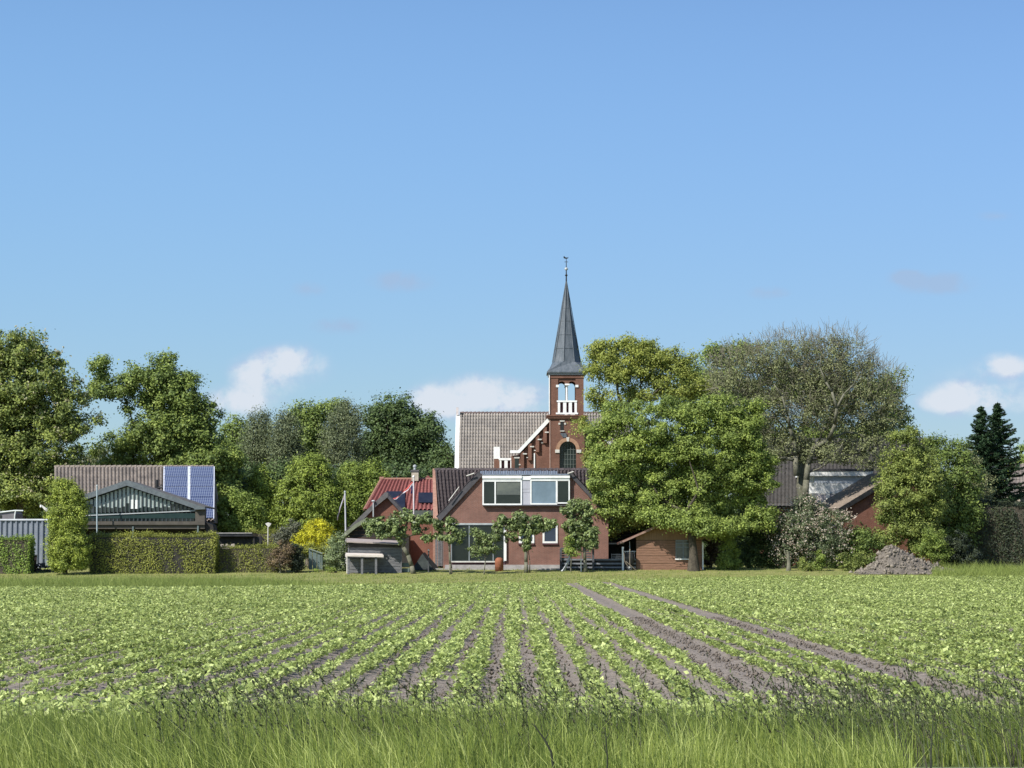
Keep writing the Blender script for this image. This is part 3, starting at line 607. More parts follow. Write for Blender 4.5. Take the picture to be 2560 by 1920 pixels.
# ================================================================ church
YC = 197.0
def church():
    g = float(ter(YC)); tx = X(1418, YC)
    R = T('church', 'red brick village church with a slender grey spire and a long brown tiled roof', 'church', (tx, YC, g))
    pb = lambda mb, a, b, c, d, Y, dp: mb.pbox(a, b, c, d, Y, dp)
    Yt = YC; D = M(88, YC)                                  # tower front and depth
    x0, x1 = X(1374, YC), X(1462, YC)
    # tower shaft with front window recess
    mb = MB(); zt = Z(1046, YC)
    zb = g-.2; wx0, wx1 = X(1399, YC), X(1441, YC); wz = Z(1124, YC)
    mb.box(x0, wx0, Yt, Yt+D, zb, zt); mb.box(wx1, x1, Yt, Yt+D, zb, zt)
    r = (wx1-wx0)/2; cx = (wx0+wx1)/2; n = 12
    arc = [(cx+r*cos(pi*i/n), wz+r*sin(pi*i/n)) for i in range(n+1)]          # right to left
    top = [(wx0, zt), (wx1, zt)]
    for i in range(n):
        a, b = arc[i], arc[i+1]; mb.prism([(a[0], a[1]), (a[0], zt), (b[0], zt), (b[0], b[1])], Yt, Yt+.5)
    mb.box(wx0, wx1, Yt+.5, Yt+D, zb, zt)
    mb.build('tower', BRICKC, R)
    w_ = MB().prism([(wx0, g+4.5), (wx1, g+4.5)]+arc, Yt+.36, Yt+.42).build('window', GLASS, R)
    mm = MB()
    for i in range(1, 6): q = wx0+(wx1-wx0)*i/6; mm.box(q-.018, q+.018, Yt+.32, Yt+.36, g+4.5, wz+sqrt(max(0, r*r-(q-cx)**2)))
    for i in range(14): zz = g+4.7+i*.42; mm.box(wx0, wx1, Yt+.325, Yt+.355, zz, zz+.03) if zz < wz+r*.55 else None
    mm.build('glazing_bars', mat('lead_bars', (.10, .12, .11), (.14, .16, .14), 3, .6), w_)
    st = MB(); ro = r+M(9, YC)
    for i in range(n):
        a0, a1 = pi*i/n, pi*(i+1)/n
        st.prism([(cx+r*cos(a0), wz+r*sin(a0)), (cx+ro*cos(a0), wz+ro*sin(a0)), (cx+ro*cos(a1), wz+ro*sin(a1)), (cx+r*cos(a1), wz+r*sin(a1))], Yt-.06, Yt+.02)
    st.build('window_arch', mat('arch_brick', (.36, .22, .14), (.28, .16, .10), 5, .9), R)
    st = MB(); pb(st, 1388, 1398.8, 1124, 1132, YC-.09, .1); pb(st, 1441.2, 1453, 1124, 1132, YC-.09, .1); st.prism([(cx-.13, wz+ro+.04), (cx+.13, wz+ro+.04), (cx+.09, wz+r-.02), (cx-.09, wz+r-.02)], Yt-.1, Yt-.062)
    st.split('window_stone', OFFW, R)
    # small slit window
    s = MB(); c2 = X(1405.5, YC); s.prism([(c2-.15, Z(1076, YC)), (c2+.15, Z(1076, YC)), (c2+.15, Z(1058, YC)), (c2+.08, Z(1054.5, YC)), (c2-.08, Z(1054.5, YC)), (c2-.15, Z(1058, YC))], Yt-.02, Yt+.04); s.build('slit_window', BLACK, R)
    s = MB(); pb(s, 1396, 1400.6, 1057, 1061.5, YC-.06, .08); pb(s, 1410.4, 1415, 1057, 1061.5, YC-.06, .08); pb(s, 1399.5, 1411.5, 1051, 1054, YC-.06, .08); pb(s, 1400, 1411, 1076.5, 1078.5, YC-.1, .12); s.split('slit_stone', OFFW, R)
    s = MB(); a = P(1400, 1083, YC-.02); s.prism([(X(1400, YC), Z(1083, YC)), (X(1416, YC), Z(1083, YC)), (X(1418, YC), Z(1093, YC)), (X(1408, YC), Z(1094, YC))], Yt-.10, Yt-.005); s.build('slit_shadow', SLATE, R)  # dark slanting prism stands in for the shadow below the slit window
    # string course
    s = MB(); s.box(x0-.16, x1+.16, Yt-.16, Yt+D+.16, zt, Z(1041, YC)); s.box(x0-.24, x1+.24, Yt-.24, Yt+D+.24, Z(1041, YC), Z(1038, YC)); s.build('string_course', BRICKC, R)
    # belfry piers, arches on four sides
    bz = Z(1038, YC); tz = Z(937, YC); p = M(20, YC); mb = MB()
    bx0, bx1 = X(1376, YC), X(1460, YC); by0, by1 = Yt+.06, Yt+D-.06
    for xx in (bx0, bx1-p):
        for yy_ in (by0, by1-p): mb.box(xx, xx+p, yy_, yy_+p, bz, tz)
    ox0, ox1 = bx0+p, bx1-p; mid = (ox0+ox1)/2; cw = M(3.4, YC); az = Z(962, YC)
    def arches(mb, ax, c0):
        for s0, s1 in ((ox0, mid-cw), (mid+cw, ox1)):
            rr = (s1-s0)/2; c_ = (s0+s1)/2; pts = [(c_+rr*cos(pi*i/10), az+rr*sin(pi*i/10)) for i in range(11)]
            for i in range(10):
                a, b = pts[i], pts[i+1]
                q = [(a[0], a[1]), (a[0], tz), (b[0], tz), (b[0], b[1])]
                if ax == 'x': mb.prism(q, c0, c0+.3)
                else:
                    k = len(mb.v); mb.prism(q, c0, c0+.3)
                    mb.v[k:] = [(bx0+(v[1]-c0)+(c0-c0)+0 if False else c0x+(v[1]-c0), by0+(v[0]-bx0), v[2]) for v in mb.v[k:]]
        k = len(mb.v); q = [(mid-cw, az), (mid+cw, az), (mid+cw, tz), (mid-cw, tz)]; mb.prism(q, c0, c0+.3)
        if ax == 'y': mb.v[k:] = [(c0x+(v[1]-c0), by0+(v[0]-bx0), v[2]) for v in mb.v[k:]]
    arches(mb, 'x', by0+.1); arches(mb, 'x', by1-.4)
    for c0x in (bx0+.1, bx1-.4): arches(mb, 'y', by0)
    mb.build('belfry', BRICKC, R)
    s = MB()
    for yy_ in (by0+.15, by1-.35):
        s.lathe((mid, yy_+.1, Z(1001, YC)), [(.09, 0), (.085, az-Z(1001, YC)-.12), (.15, az-Z(1001, YC)-.06), (.16, az-Z(1001, YC))], 10)
    for xx in (bx0+.25, bx1-.25):
        s.lathe((xx, (by0+by1)/2, Z(1001, YC)), [(.09, 0), (.085, az-Z(1001, YC)-.12), (.15, az-Z(1001, YC)-.06), (.16, az-Z(1001, YC))], 10)
    s.split('belfry_column', WHITE, R)
    s = MB(); pb(s, 1390, 1397.5, 962, 968, YC-.02, .3); pb(s, 1438.5, 1446, 962, 968, YC-.02, .3); pb(s, 1412, 1424, 959, 963, YC+.1, .28); s.split('impost', WHITE, R)
    for nm, yy_ in (('balustrade', by0-.06), ('balustrade', by1-.1)):
        s = MB(); zz0, zz1 = Z(1035, YC), Z(1001, YC)
        s.box(ox0-.12, ox1+.12, yy_, yy_+.2, zz1-.14, zz1); s.box(ox0-.2, ox1+.2, yy_-.02, yy_+.22, zz0-.02, zz0+.12)
        for q in (1398, 1412.5, 1426.5, 1440): xx = X(q, YC); h_ = .10 if q in (1398, 1440) else .14; s.box(xx-h_, xx+h_, yy_+.03, yy_+.17, zz0+.12, zz1-.14)
        s.build(nm, WHITE, R)
    MB().box(bx0+p-.02, bx1-p+.02, by0+.18, by0+.22, Z(1035, YC), Z(1005, YC)).build('belfry_shade', mat('interior_shade', (.06, .022, .03), (.08, .03, .035), 3, .8), R)  # dark sheet paints the shaded belfry interior between the balusters
    s = MB(); s.box(x0-.05, x0+.03, Yt-.05, Yt+.05, bz+.1, tz); s.build('upright_strip', WHITE, R)  # white strip up the tower's left edge
    s = MB(); s.box(bx0-.05, bx1+.05, by0-.05, by1+.05, tz-.28, tz); s.build('frieze', BRICKC, R)
    # skirt roof and spire
    cxx, cyy = (x0+x1)/2, Yt+D/2; e = M(50, YC); zf = Z(930, YC); s = MB()
    s.box(cxx-e+.12, cxx+e-.12, cyy-e+.12, cyy+e-.12, tz, zf); s.build('cornice', mat('cornice_grey', (.30, .31, .31), (.24, .25, .25), 3, .7), R)
    zo = Z(902, YC); ro = M(33.5, YC)/cos(pi/8); rot = radians(10)
    oc = [(cxx+ro*cos(pi/8+rot+pi/4*i), cyy+ro*sin(pi/8+rot+pi/4*i)) for i in range(8)]
    sq = [(cxx+e, cyy+e), (cxx-e, cyy+e), (cxx-e, cyy-e), (cxx+e, cyy-e)]
    s = MB(); s.v = [(*q, zf+.02) for q in sq]+[(*q, zo) for q in oc]+[(*q, zf-.07) for q in sq]
    s.f = [(0, 4, 5), (0, 5, 1), (1, 5, 6), (1, 6, 7), (1, 7, 2), (2, 7, 8), (2, 8, 9), (2, 9, 3), (3, 9, 10), (3, 10, 11), (3, 11, 0), (0, 11, 4)]
    s.f = [(0, 1, 6, 5), (1, 7, 6), (1, 2, 8, 7), (2, 9, 8), (2, 3, 10, 9), (3, 11, 10), (3, 0, 4, 11), (0, 5, 4)]
    for i in range(4): s.f.append((i, (i+1) % 4, 12+(i+1) % 4, 12+i))
    s.f.append((12, 13, 14, 15)); s.build('skirt_roof', SLATE, R)
    za = Z(697, YC); s = MB(); s.v = []; lv = [(0, 1.0), (.16, .82), (.5, .475), (.8, .175), (1, .018)]
    for t, k in lv: s.v += [(cxx+(q[0]-cxx)*k, cyy+(q[1]-cyy)*k, zo+(za-zo)*t) for q in oc]
    for j in range(len(lv)-1): s.f += [(j*8+i, j*8+(i+1) % 8, (j+1)*8+(i+1) % 8, (j+1)*8+i) for i in range(8)]
    sp_ = s.build('spire', SLATE, R)
    s = MB()
    for i in range(8): s.tube((*oc[i], zo), (cxx+(oc[i][0]-cxx)*.03, cyy+(oc[i][1]-cyy)*.03, za), .045, .02, 6)
    for t in (.16, .33, .5, .66): k = 1-t*1.03; [s.tube((cxx+(oc[i][0]-cxx)*k, cyy+(oc[i][1]-cyy)*k, zo+(za-zo)*t), (cxx+(oc[(i+1) % 8][0]-cxx)*k, cyy+(oc[(i+1) % 8][1]-cyy)*k, zo+(za-zo)*t), .014, n=5) for i in range(8)]
    s.build('lead_seams', SLATE, sp_)
    s = MB(); s.tube((cxx, cyy, za-.3), (cxx, cyy, Z(640, YC)), .07, .022, 8); s.lathe((cxx, cyy, Z(683, YC)), [(.05, -.1), (.13, 0), (.05, .1)], 10); s.build('finial_rod', BLACK, R)
    s = MB(); s.lathe((cxx, cyy, Z(667, YC)), [(.03, -.14), (.12, -.09), (.155, 0), (.12, .09), (.03, .14)], 12); s.build('finial_ball', RUSTP, R)
    s = MB(); zz = Z(640, YC); s.prism([(cxx-.26, zz+.1), (cxx-.18, zz-.02), (cxx-.02, zz-.06), (cxx+.14, zz-.02), (cxx+.2, zz+.1), (cxx+.1, zz+.06), (cxx-.04, zz+.07), (cxx-.13, zz+.12), (cxx-.18, zz+.2)], cyy-.015, cyy+.015)
    s.build('weathervane', BLACK, R); MB().box(cxx-.16, cxx+.16, cyy-.03, cyy+.03, zz-.34, zz-.3).build('vane_arm', BLACK, R)
    # gabled front
    Yg = YC+.9; gp = [(X(1278, Yg), g-.2), (X(1278, Yg), Z(1140, Yg)), (X(1299, Yg), Z(1137, Yg)), (X(1376, Yg), Z(1054, Yg)), (X(1462, Yg), Z(1054, Yg)), (X(1545, Yg), Z(1140, Yg)), (X(1560, Yg), Z(1142, Yg)), (X(1560, Yg), g-.2)]
    MB().prism(gp, Yg, Yg+4).build('facade', BRICKC, R)
    s = MB()
    s.prism([(X(1372, Yg), Z(1043, Yg)), (X(1376, Yg), Z(1052, Yg)), (X(1299, Yg), Z(1133, Yg)), (X(1275, Yg), Z(1133, Yg)), (X(1275, Yg), Z(1126, Yg)), (X(1295, Yg), Z(1126, Yg))], Yg-.30, Yg+.05); s.build('verge_board', WHITE, R)
    s = MB(); s.prism([(X(1464, Yg), Z(1043, Yg)), (X(1462, Yg), Z(1052, Yg)), (X(1545, Yg), Z(1133, Yg)), (X(1564, Yg), Z(1133, Yg)), (X(1564, Yg), Z(1126, Yg)), (X(1548, Yg), Z(1126, Yg))], Yg-.30, Yg+.05); s.build('verge_board', WHITE, R)
    for sgn, xa, xb in ((1, 1374, 1297), (-1, 1463, 1547)):
        A = np.array(P(xa, 1046, Yg-.25)); B = np.array(P(xb, 1130, Yg-.25)); s = MB(); s.slab(A, A+[0, 8, 0], B+[0, 8, 0], B, .12); s.build('porch_roof', TILEG, R)
    s = MB(); zc = lambda q: Z(1046+(1374-q)*1.08, Yg)
    for q, h_ in ((1363, 40), (1344, 42), (1325, 42), (1306, 44)):
        xx = X(q, Yg); z1 = Z(1056+(1374-q)*1.08, Yg); s.box(xx-.16, xx+.14, Yg-.24, Yg+.02, z1-M(h_, Yg), z1)
    s.split('buttress_strip', BRICKC, R)
    s = MB()
    for q, yy_ in ((1367, 1079), (1349, 1097), (1330, 1115), (1312, 1133)): s.pbox(q-5, q+5, yy_, yy_+3, Yg-.27, .3)
    for q, yy_ in ((1356, 1105), (1338, 1124), (1319, 1142), (1300, 1160)): s.pbox(q-3, q+3, yy_, yy_+3, Yg-.1, .12)
    s.split('corbel_cap', OFFW, R)
    s = MB(); s.pbox(1334.5, 1337.5, 1133, 1200, Yg-.1, .09); s.build('corner_pipe', WHITE, R)
    s = MB(); s.pbox(1374, 1376, 1050, 1200, YC-.05, .04); s.build('rain_pipe', mat('pinkish', (.45, .30, .24), None, 3, .7), R)
    w2 = MB().pbox(1287, 1297, 1146, 1175, Yg-.02, .04).build('side_window', GLASS, R); MB().pbox(1285, 1299, 1142, 1146, Yg-.05, .06).build('lintel', OFFW, w2)
    # nave
    Yr, Ye = 207.5, 201.5
    A = np.array(P(1150, 1033, Yr)); B = np.array(P(1575, 1033, Yr)); e0 = np.array(P(1150, 1215, Ye)); e0[0] = A[0]
    tiles('nave_roof', TILEG, R, A, B, e0-A, tw=.25, course=.42, prof=(-.09, .02, .03, .03, .02, -.02), step=.13)
    s = MB(); s.add([(A[0], Ye, e0[2]), (B[0], Ye, e0[2]), (B[0], 2*Yr-Ye, e0[2]), (A[0], 2*Yr-Ye, e0[2]), (A[0], Yr, A[2]-.03), (B[0], Yr, A[2]-.03)],
                    [(0, 1, 5, 4), (2, 3, 4, 5), (0, 4, 3), (1, 2, 5), (0, 3, 2, 1)]); s.build('rear_slope', TILEG, R)
    s = MB(); s.box(A[0]+.1, B[0]-.1, Ye+.4, 2*Yr-Ye-.4, g-.2, e0[2]+.01); s.build('nave_wall', BRICKC, R)
    s = MB(); nn = int((B[0]-A[0])/.36)
    for i in range(nn): q = A[0]+(B[0]-A[0])*i/nn; s.tube((q, Yr, A[2]+.0), (q+.35, Yr, A[2]+.035), .115, .135, 8)
    s.build('ridge_tiles', mat('ridge_dark', (.085, .06, .058), (.15, .11, .10), 6, .8), R)
    s = MB(); s.add([(A[0]-.36, Yr, A[2]-.15), (A[0]-.36, Ye-.3, e0[2]-.3), (A[0]-.36, Ye-.3, g-.2), (A[0]-.36, 2*Yr-Ye+.3, g-.2), (A[0]-.36, 2*Yr-Ye+.3, e0[2]-.3)]+
                    [(A[0]-.02, Yr, A[2]-.15), (A[0]-.02, Ye-.3, e0[2]-.3), (A[0]-.02, Ye-.3, g-.2), (A[0]-.02, 2*Yr-Ye+.3, g-.2), (A[0]-.02, 2*Yr-Ye+.3, e0[2]-.3)],
                    [(0, 1, 2, 3, 4), (9, 8, 7, 6, 5), (0, 5, 6, 1), (1, 6, 7, 2), (2, 7, 8, 3), (3, 8, 9, 4), (4, 9, 5, 0)]); s.build('gable_parapet', WHITE, R)
    s = MB(); s.box(A[0]-.34, A[0]-.14, Yr-.15, Yr+.15, A[2]-.2, Z(1019, Yr)); s.build('parapet_finial', mat('pale_post', (.62, .56, .54), (.5, .45, .44), 3, .7), R)
    s = MB(); s.box(A[0], A[0]+.30, Yr-.35, Yr+.1, A[2]-.32, A[2]+.02); s.build('ridge_vent', BLACK, R)
    # white chimney and balcony rail in front of the roof
    s = MB(); s.pbox(1235, 1249, 1147, 1240, 199.2, .45); s.build('chimney', BRICKC, R); MB().pbox(1234, 1249.5, 1117, 1147, 199.17, .52).build('chimney_head', WHITE, R)
    s = MB(); s.pbox(1247, 1282, 1145, 1150.5, 199, .5); s.pbox(1249, 1253.5, 1150.5, 1200, 199.02, .4); s.pbox(1261, 1269, 1150.5, 1200, 199.02, .4); s.pbox(1276, 1280.5, 1150.5, 1200, 199.02, .4); s.build('porch_frame', WHITE, R)
    MB().pbox(1250, 1280, 1150.6, 1215, 199.3, .3).build('porch_opening', mat('interior_shade', (.06, .022, .03)), R)  # dark fill paints the shade inside the openings
church()
# ================================================================ main house
def house():
    Y = 151.0; g = .60
    R = T('brick_house', 'brown brick house with dark tiled roof and wide white dormer window', 'house', (X(1311, Y), Y, g))
    Yr, Ye = 158.2, 154.4
    A = np.array(P(1086, 1175, Yr)); B = np.array(P(1552, 1175, Yr)); ex = P(1098, 1300, Ye)
    DL = np.array([ex[0]-A[0], Ye-Yr, ex[2]-A[2]]); er = P(1556, 1300, Ye); DR = np.array([er[0]-B[0], Ye-Yr, er[2]-B[2]])
    tiles('main_roof', TILED, R, A, B, DL, DR, tw=.245, course=.36, prof=(-.06, .02, .07, .08, .05, -.03), step=.05)
    s = MB(); zb = A[2]-.05
    s.add([(A[0]+.1, Yr, zb), (B[0]-.1, Yr, zb), (B[0]-.1, Yr+4.2, ex[2]), (A[0]+.1, Yr+4.2, ex[2]), (ex[0]+.05, Ye+.05, ex[2]-.06), (er[0], Ye+.05, ex[2]-.06)], [(0, 1, 2, 3), (4, 5, 1, 0), (4, 0, 3), (5, 2, 1), (4, 3, 2, 5)]); s.build('rear_roof', TILED, R)
    s = MB(); nn = int((B[0]-A[0])/.38)
    for i in range(nn): q = A[0]+(B[0]-A[0])*i/nn; s.tube((q, Yr, A[2]-.02), (q+.37, Yr, A[2]+.01), .13, .15, 8)
    s.build('ridge_tiles', TILED, R)
    MB().box(ex[0]+.2, er[0]-.3, Ye+.3, Yr+4, g-.3, ex[2]-.05).build('main_wall', BRICK, R)
    s = MB(); xa, xb = X(1082.5, Ye-.1), X(1095, Ye-.1); zt_ = ex[2]+.12
    yz = [(Ye-.2, g-.3), (Ye-.2, zt_), (Yr, A[2]+.10), (Yr+4.2, zt_), (Yr+4.2, g-.3)]
    xs_ = [xa, xa, A[0]-.12, A[0]-.2, A[0]-.2]; xt_ = [xb, xb, A[0]+.04, xb, xb]
    s.add([(a, *q) for a, q in zip(xs_, yz)]+[(a, *q) for a, q in zip(xt_, yz)], [(0, 1, 2, 3, 4), (9, 8, 7, 6, 5), (0, 5, 6, 1), (1, 6, 7, 2), (2, 7, 8, 3), (3, 8, 9, 4), (4, 9, 5, 0)]); s.build('end_wall', BRICKLIT, R)
    # front wing
    pts = [(1108, 1430), (1108, 1286), (1196, 1192), (1432, 1190), (1494, 1258), (1521, 1290), (1521, 1430)]
    W = MB().pprism(pts, Y, 4.2); W.build('front_wall', BRICK, R)
    for (ax, ay), (bx, by), nm in (((1197, 1179), (1092, 1293), 'verge'), ((1428, 1180), (1536, 1296), 'verge')):
        sg = 1 if bx < ax else -1
        o = np.array([-(by-ay), (bx-ax)], float); o = o/np.linalg.norm(o)*(1 if o[1] < 0 else -1)   # outwards
        th = 13 if sg > 0 else 9
        q = [(ax, ay), (bx, by), (bx-o[0]*th, by-o[1]*th), (ax-o[0]*th, ay-o[1]*th)]
        MB().pprism(q, Y-.16, .18).build(nm, VERGED, R)
        A1, B1 = np.array(P(ax, ay, Y-.14)), np.array(P(bx, by, Y-.14)); L = np.array([0, 5.2, 0])
        if sg > 0: tiles('wing_roof', TILED, R, A1+L, A1, B1-A1, tw=.25, course=.35)
        else: tiles('wing_roof', TILED, R, A1, A1+L, B1-A1, tw=.25, course=.35)
    s = MB(); s.path([P(1166, 1190, Y-.36), P(1186, 1183, Y-.36)], .04); s.path([P(1122, 1252, Y-.36), P(1148, 1217, Y-.36)], .028); s.path([P(1419, 1184, Y-.4), P(1434, 1179, Y-.4)], .04); s.split('verge_flashing', OFFW, R)
    # dormer
    yd = Y-.26; D = R
    MB().pbox(1206, 1426, 1184.5, 1187.5, yd-.06, 6.4).build('dormer_roof', ZINC, D)
    s = MB(); mxx = X(1200, yd)
    nseg = 34
    for i in range(nseg):
        a = 1200+i*(1394-1200)/nseg; s.pbox(a+.4, a+5, 1177.5-(i % 3)*.5, 1184.4, 155.2+.01*(i % 2), .12)
    s.build('lead_flashing', ZINC, D)
    MB().pbox(1207, 1425, 1190, 1259, yd+.16, 1.0).build('dormer_box', OFFW, D)
    s = MB(); s.pbox(1205.5, 1304.5, 1189, 1196, yd-.09, .3); s.pbox(1207, 1303.5, 1196, 1201, yd-.03, .24); s.pbox(1327, 1424.5, 1189, 1195, yd-.09, .3); s.pbox(1328, 1423.5, 1195, 1199.5, yd-.03, .24)
    s.pbox(1304.5, 1327, 1190, 1200, yd-.02, .2); s.build('fascia', WHITE, D)
    s = MB()
    for i, (a, b) in enumerate(((1200, 1222.5), (1223, 1231), (1231.5, 1262))): s.pbox(1305, 1325, a, b, yd+.03+.01*i, .12)
    s.build('cladding', mat('lilac_board', (.42, .42, .46), (.36, .36, .40), 3, .7), D)
    window(D, 1206, 1305, 1200.5, 1262.5, yd+.04, 3.6, mull=(1238,), glass=GLASS)
    window(D, 1325.5, 1393, 1199, 1261.5, yd+.04, 3.4, glass=GLASSB)
    window(D, 1391, 1424.5, 1199, 1259, yd+.05, 3.2, glass=GLASS)
    MB().pbox(1242, 1300, 1206, 1237, yd+.005, .012).build('blind', GLASSG, D)
    MB().pbox(1207, 1425, 1262, 1265, yd-.02, .65).build('dormer_soffit', VERGED, D)
    # ground floor
    o = window(R, 1127, 1262, 1311, 1405, Y-.02, 3, mull=(1173, 1233), trans=(), glass=GLASS, frame=mat('grey_frame', (.20, .23, .24), (.16, .18, .19), 3, .5), name='glass_door')
    MB().pbox(1127, 1262, 1308, 1312, Y-.12, .14).build('lintel', RUSTP, R)
    MB().pbox(1259.5, 1266, 1326, 1402, Y-.14, .14).build('door_post', WHITE, R)
    MB().pbox(1128, 1243, 1403, 1406, Y-.2, .22).build('sill', OFFW, R)
    MB().pbox(1128, 1263, 1406, 1412, Y-.06, .08).build('step_riser', mat('plum_brick', (.07, .032, .04), (.09, .045, .05), 3, .8), R)
    window(R, 1297, 1335.5, 1309, 1358, Y, 4.6, glass=mat('blue_glass', (.03, .045, .075), (.022, .035, .06), 1, .1, spec=.5)); window(R, 1356.5, 1394, 1309, 1358, Y, 4.6, glass=MATS['blue_glass'])
    for a, b in ((1296, 1336), (1356, 1395)): MB().pbox(a, b, 1358, 1362, Y-.1, .11).build('brick_sill', MATS['plum_brick'], R)
    s = MB(); s.pbox(1112, 1521, 1412, 1424, Y-.35, .37); s.build('plinth', CONC, R)
    s = MB()
    for a, b in ((1088, 1093), (1094, 1099.5), (1100.5, 1105.5), (1106.5, 1111)): s.pbox(a, b, 1334+(a % 3), 1415, Y+.7+.02*(a % 2), .05)
    s.build('boarding', GREYW, R)
    s = MB()                                     # open veranda on the right
    s.pbox(1521.2, 1640, 1290, 1430, Y+2.6, .2); s.build('veranda_wall', DARK, R)
    s = MB()
    for i in range(6): s.pbox(1524, 1600, 1312+i*8.2, 1315+i*8.2, Y+2.3, .06)
    s.build('veranda_slats', mat('slat_grey', (.07, .07, .075), (.05, .05, .05), 3, .8), R)
    MB().pbox(1521.5, 1560, 1357, 1360.5, Y+.9, .12).build('veranda_rail', CONC, R)
    MB().pbox(1521.5, 1640, 1283, 1292, Y+.5, 2.3).build('veranda_roof', VERGED, R)
house()
# ================================================================ red roofed house
def red_house():
    Yr, Ye = 170.5, 166.6; g = .8
    R = T('red_roof_house', 'brick house with bright red tiles, solar panels and a low grey gabled wing', 'house', (X(990, 165), 165, g))
    A = np.array(P(953, 1199, Yr)); B = np.array(P(1095, 1199, Yr)); e = P(910, 1276, Ye); DL = np.array([e[0]-A[0], Ye-Yr, e[2]-A[2]]); er = P(1100, 1276, Ye); DR = np.array([er[0]-B[0], Ye-Yr, er[2]-B[2]])
    tiles('main_roof', TILER, R, A, B, DL, DR, tw=.235, course=.36, prof=(-.07, .03, .07, .06, .01, -.05), step=.05)
    s = MB(); s.add([tuple(A-[0, 0, .06]), tuple(B-[0, 0, .06]), (B[0], 2*Yr-Ye, e[2]), (e[0], 2*Yr-Ye, e[2]), (e[0]+.1, Ye+.05, e[2]-.08), (er[0], Ye+.05, e[2]-.08)], [(0, 1, 2, 3), (4, 5, 1, 0), (4, 0, 3), (5, 2, 1), (4, 3, 2, 5)]); s.build('rear_roof', TILER, R)
    s = MB(); s.path([tuple(A+[0, 0, .04]), tuple(B+[0, 0, .04])], .10); s.path([tuple(A+[0, 0, .04]), (e[0], Ye, e[2]+.05)], .09); s.tube((A[0]-.12, Yr, A[2]+.06), (A[0]+.2, Yr, A[2]+.08), .14); s.build('ridge_tiles', mat('ridge_clay', (.30, .15, .10), (.20, .11, .085), 5, .8), R)
    MB().box(e[0]+.5, er[0]-.1, Ye+.4, 2*Yr-Ye-.4, g-.3, e[2]-.08).build('main_wall', BRICKO, R)
    s = MB(); s.prism([(X(1052, Ye), Z(1199, Yr)), (X(1064, Ye), Z(1188, Yr)), (X(1078, Ye), Z(1199, Yr))], Yr+.1, Yr+3); s.build('rear_gable', TILER, R)
    s = MB(); s.pbox(1028.5, 1046, 1180, 1202, Yr-.5, .75); s.build('chimney', STONE, R); s = MB(); s.pbox(1026.5, 1047.5, 1174.5, 1178, Yr-.55, .85); s.pbox(1028, 1046.5, 1178, 1180.2, Yr-.53, .8); s.build('chimney_cap', VERGE, R)
    s = MB(); c = P(1037, 1174, Yr-.2); s.lathe(c, [(.09, 0), (.09, .16), (.13, .18), (.13, .30), (.05, .36)], 12); s.build('chimney_cowl', RUSTP, R)
    def on(px, py, lift=.2):                     # point on the slope at a bearing
        n = np.cross(B-A, DL); n /= np.linalg.norm(n); n = n if n[2] > 0 else -n; a, b = ray(px, py); d = np.array([a, 1, b]); o = np.array([0, 0, CZ])
        t = np.dot(A+n*lift-o, n)/np.dot(d, n); return o+d*t
    for a, b, c_, d in ((966, 1012.5, 1228, 1278), (1046, 1084, 1231, 1256)):
        q = [on(a, c_), on(b, c_), on(b, d), on(a, d)]; MB().slab(*q, .05).build('solar_panel', SOLARK, R)
    MB().pbox(1010, 1098, 1276, 1290, Ye-.2, .25).build('eaves_board', mat('green_grey_board', (.10, .12, .10), (.08, .09, .08), 3, .8), R)
    # gabled wing towards the field
    Yw = 161.0
    MB().pprism([(966, 1238), (1012, 1290), (1012, 1440), (872, 1440), (872, 1332)], Yw, 5).build('wing_wall', BRICKO, R)
    MB().pprism([(963, 1230), (971, 1232), (970, 1242), (940, 1266), (874, 1334), (860, 1330)], Yw-.35, .37).build('wing_verge', VERGE, R)
    MB().pprism([(964, 1230), (1016, 1284), (1011, 1291), (965, 1241)], Yw-.33, .34).build('wing_verge', VERGED, R)
    for (ax, ay), (bx, by) in (((965, 1231), (861, 1329)), ((965, 1231), (1015, 1285))):
        a, b = np.array(P(ax, ay, Yw-.3)), np.array(P(bx, by, Yw-.3)); L = np.array([0, 5.4, 0]); MB().slab(a, a+L, b+L, b, .1).build('wing_roof', VERGE, R)
    s = MB(); s.path([P(933.5, 1252, Yw-.4), P(933.5, 1292, Yw-.4)], .045); s.lathe(P(933.5, 1255, Yw-.4), [(.05, 0), (.14, .05), (.10, .12), (.03, .14)], 10); s.build('vent_pipe', RUSTP, R)
    # lean-to
    Yl = 156.0; a, b = np.array(P(918, 1296, Yl)), np.array(P(852, 1341, Yl)); s = MB()
    s.pprism([(918, 1293), (885, 1312), (860, 1333), (852, 1342), (855, 1346), (864, 1341), (888, 1321), (918, 1302)], Yl, 4.0); s.build('lean_to_roof', mat('mossy_felt', (.20, .22, .15), (.14, .15, .10), 4, .9), R)
    s = MB()
    for i in range(13): s.pbox(868, 1003, 1318+i*9, 1326.4+i*9, Yl+.4+.015*(i % 2), .1)
    s.build('lean_to_wall', DARK, R)
    for a, b in ((1003, 1030), (1031, 1060)): pass
    s = MB(); s.pbox(1004, 1085, 1300, 1430, Yl+3, .2); s.build('back_wall', BRICKO, R)
    s = MB(); s.pbox(1004, 1022, 1340, 1428, Yl+.2, 2.6); s.build('recess_shade', DARK, R)  # dark box fills the recess, its shade put into the colour
red_house()
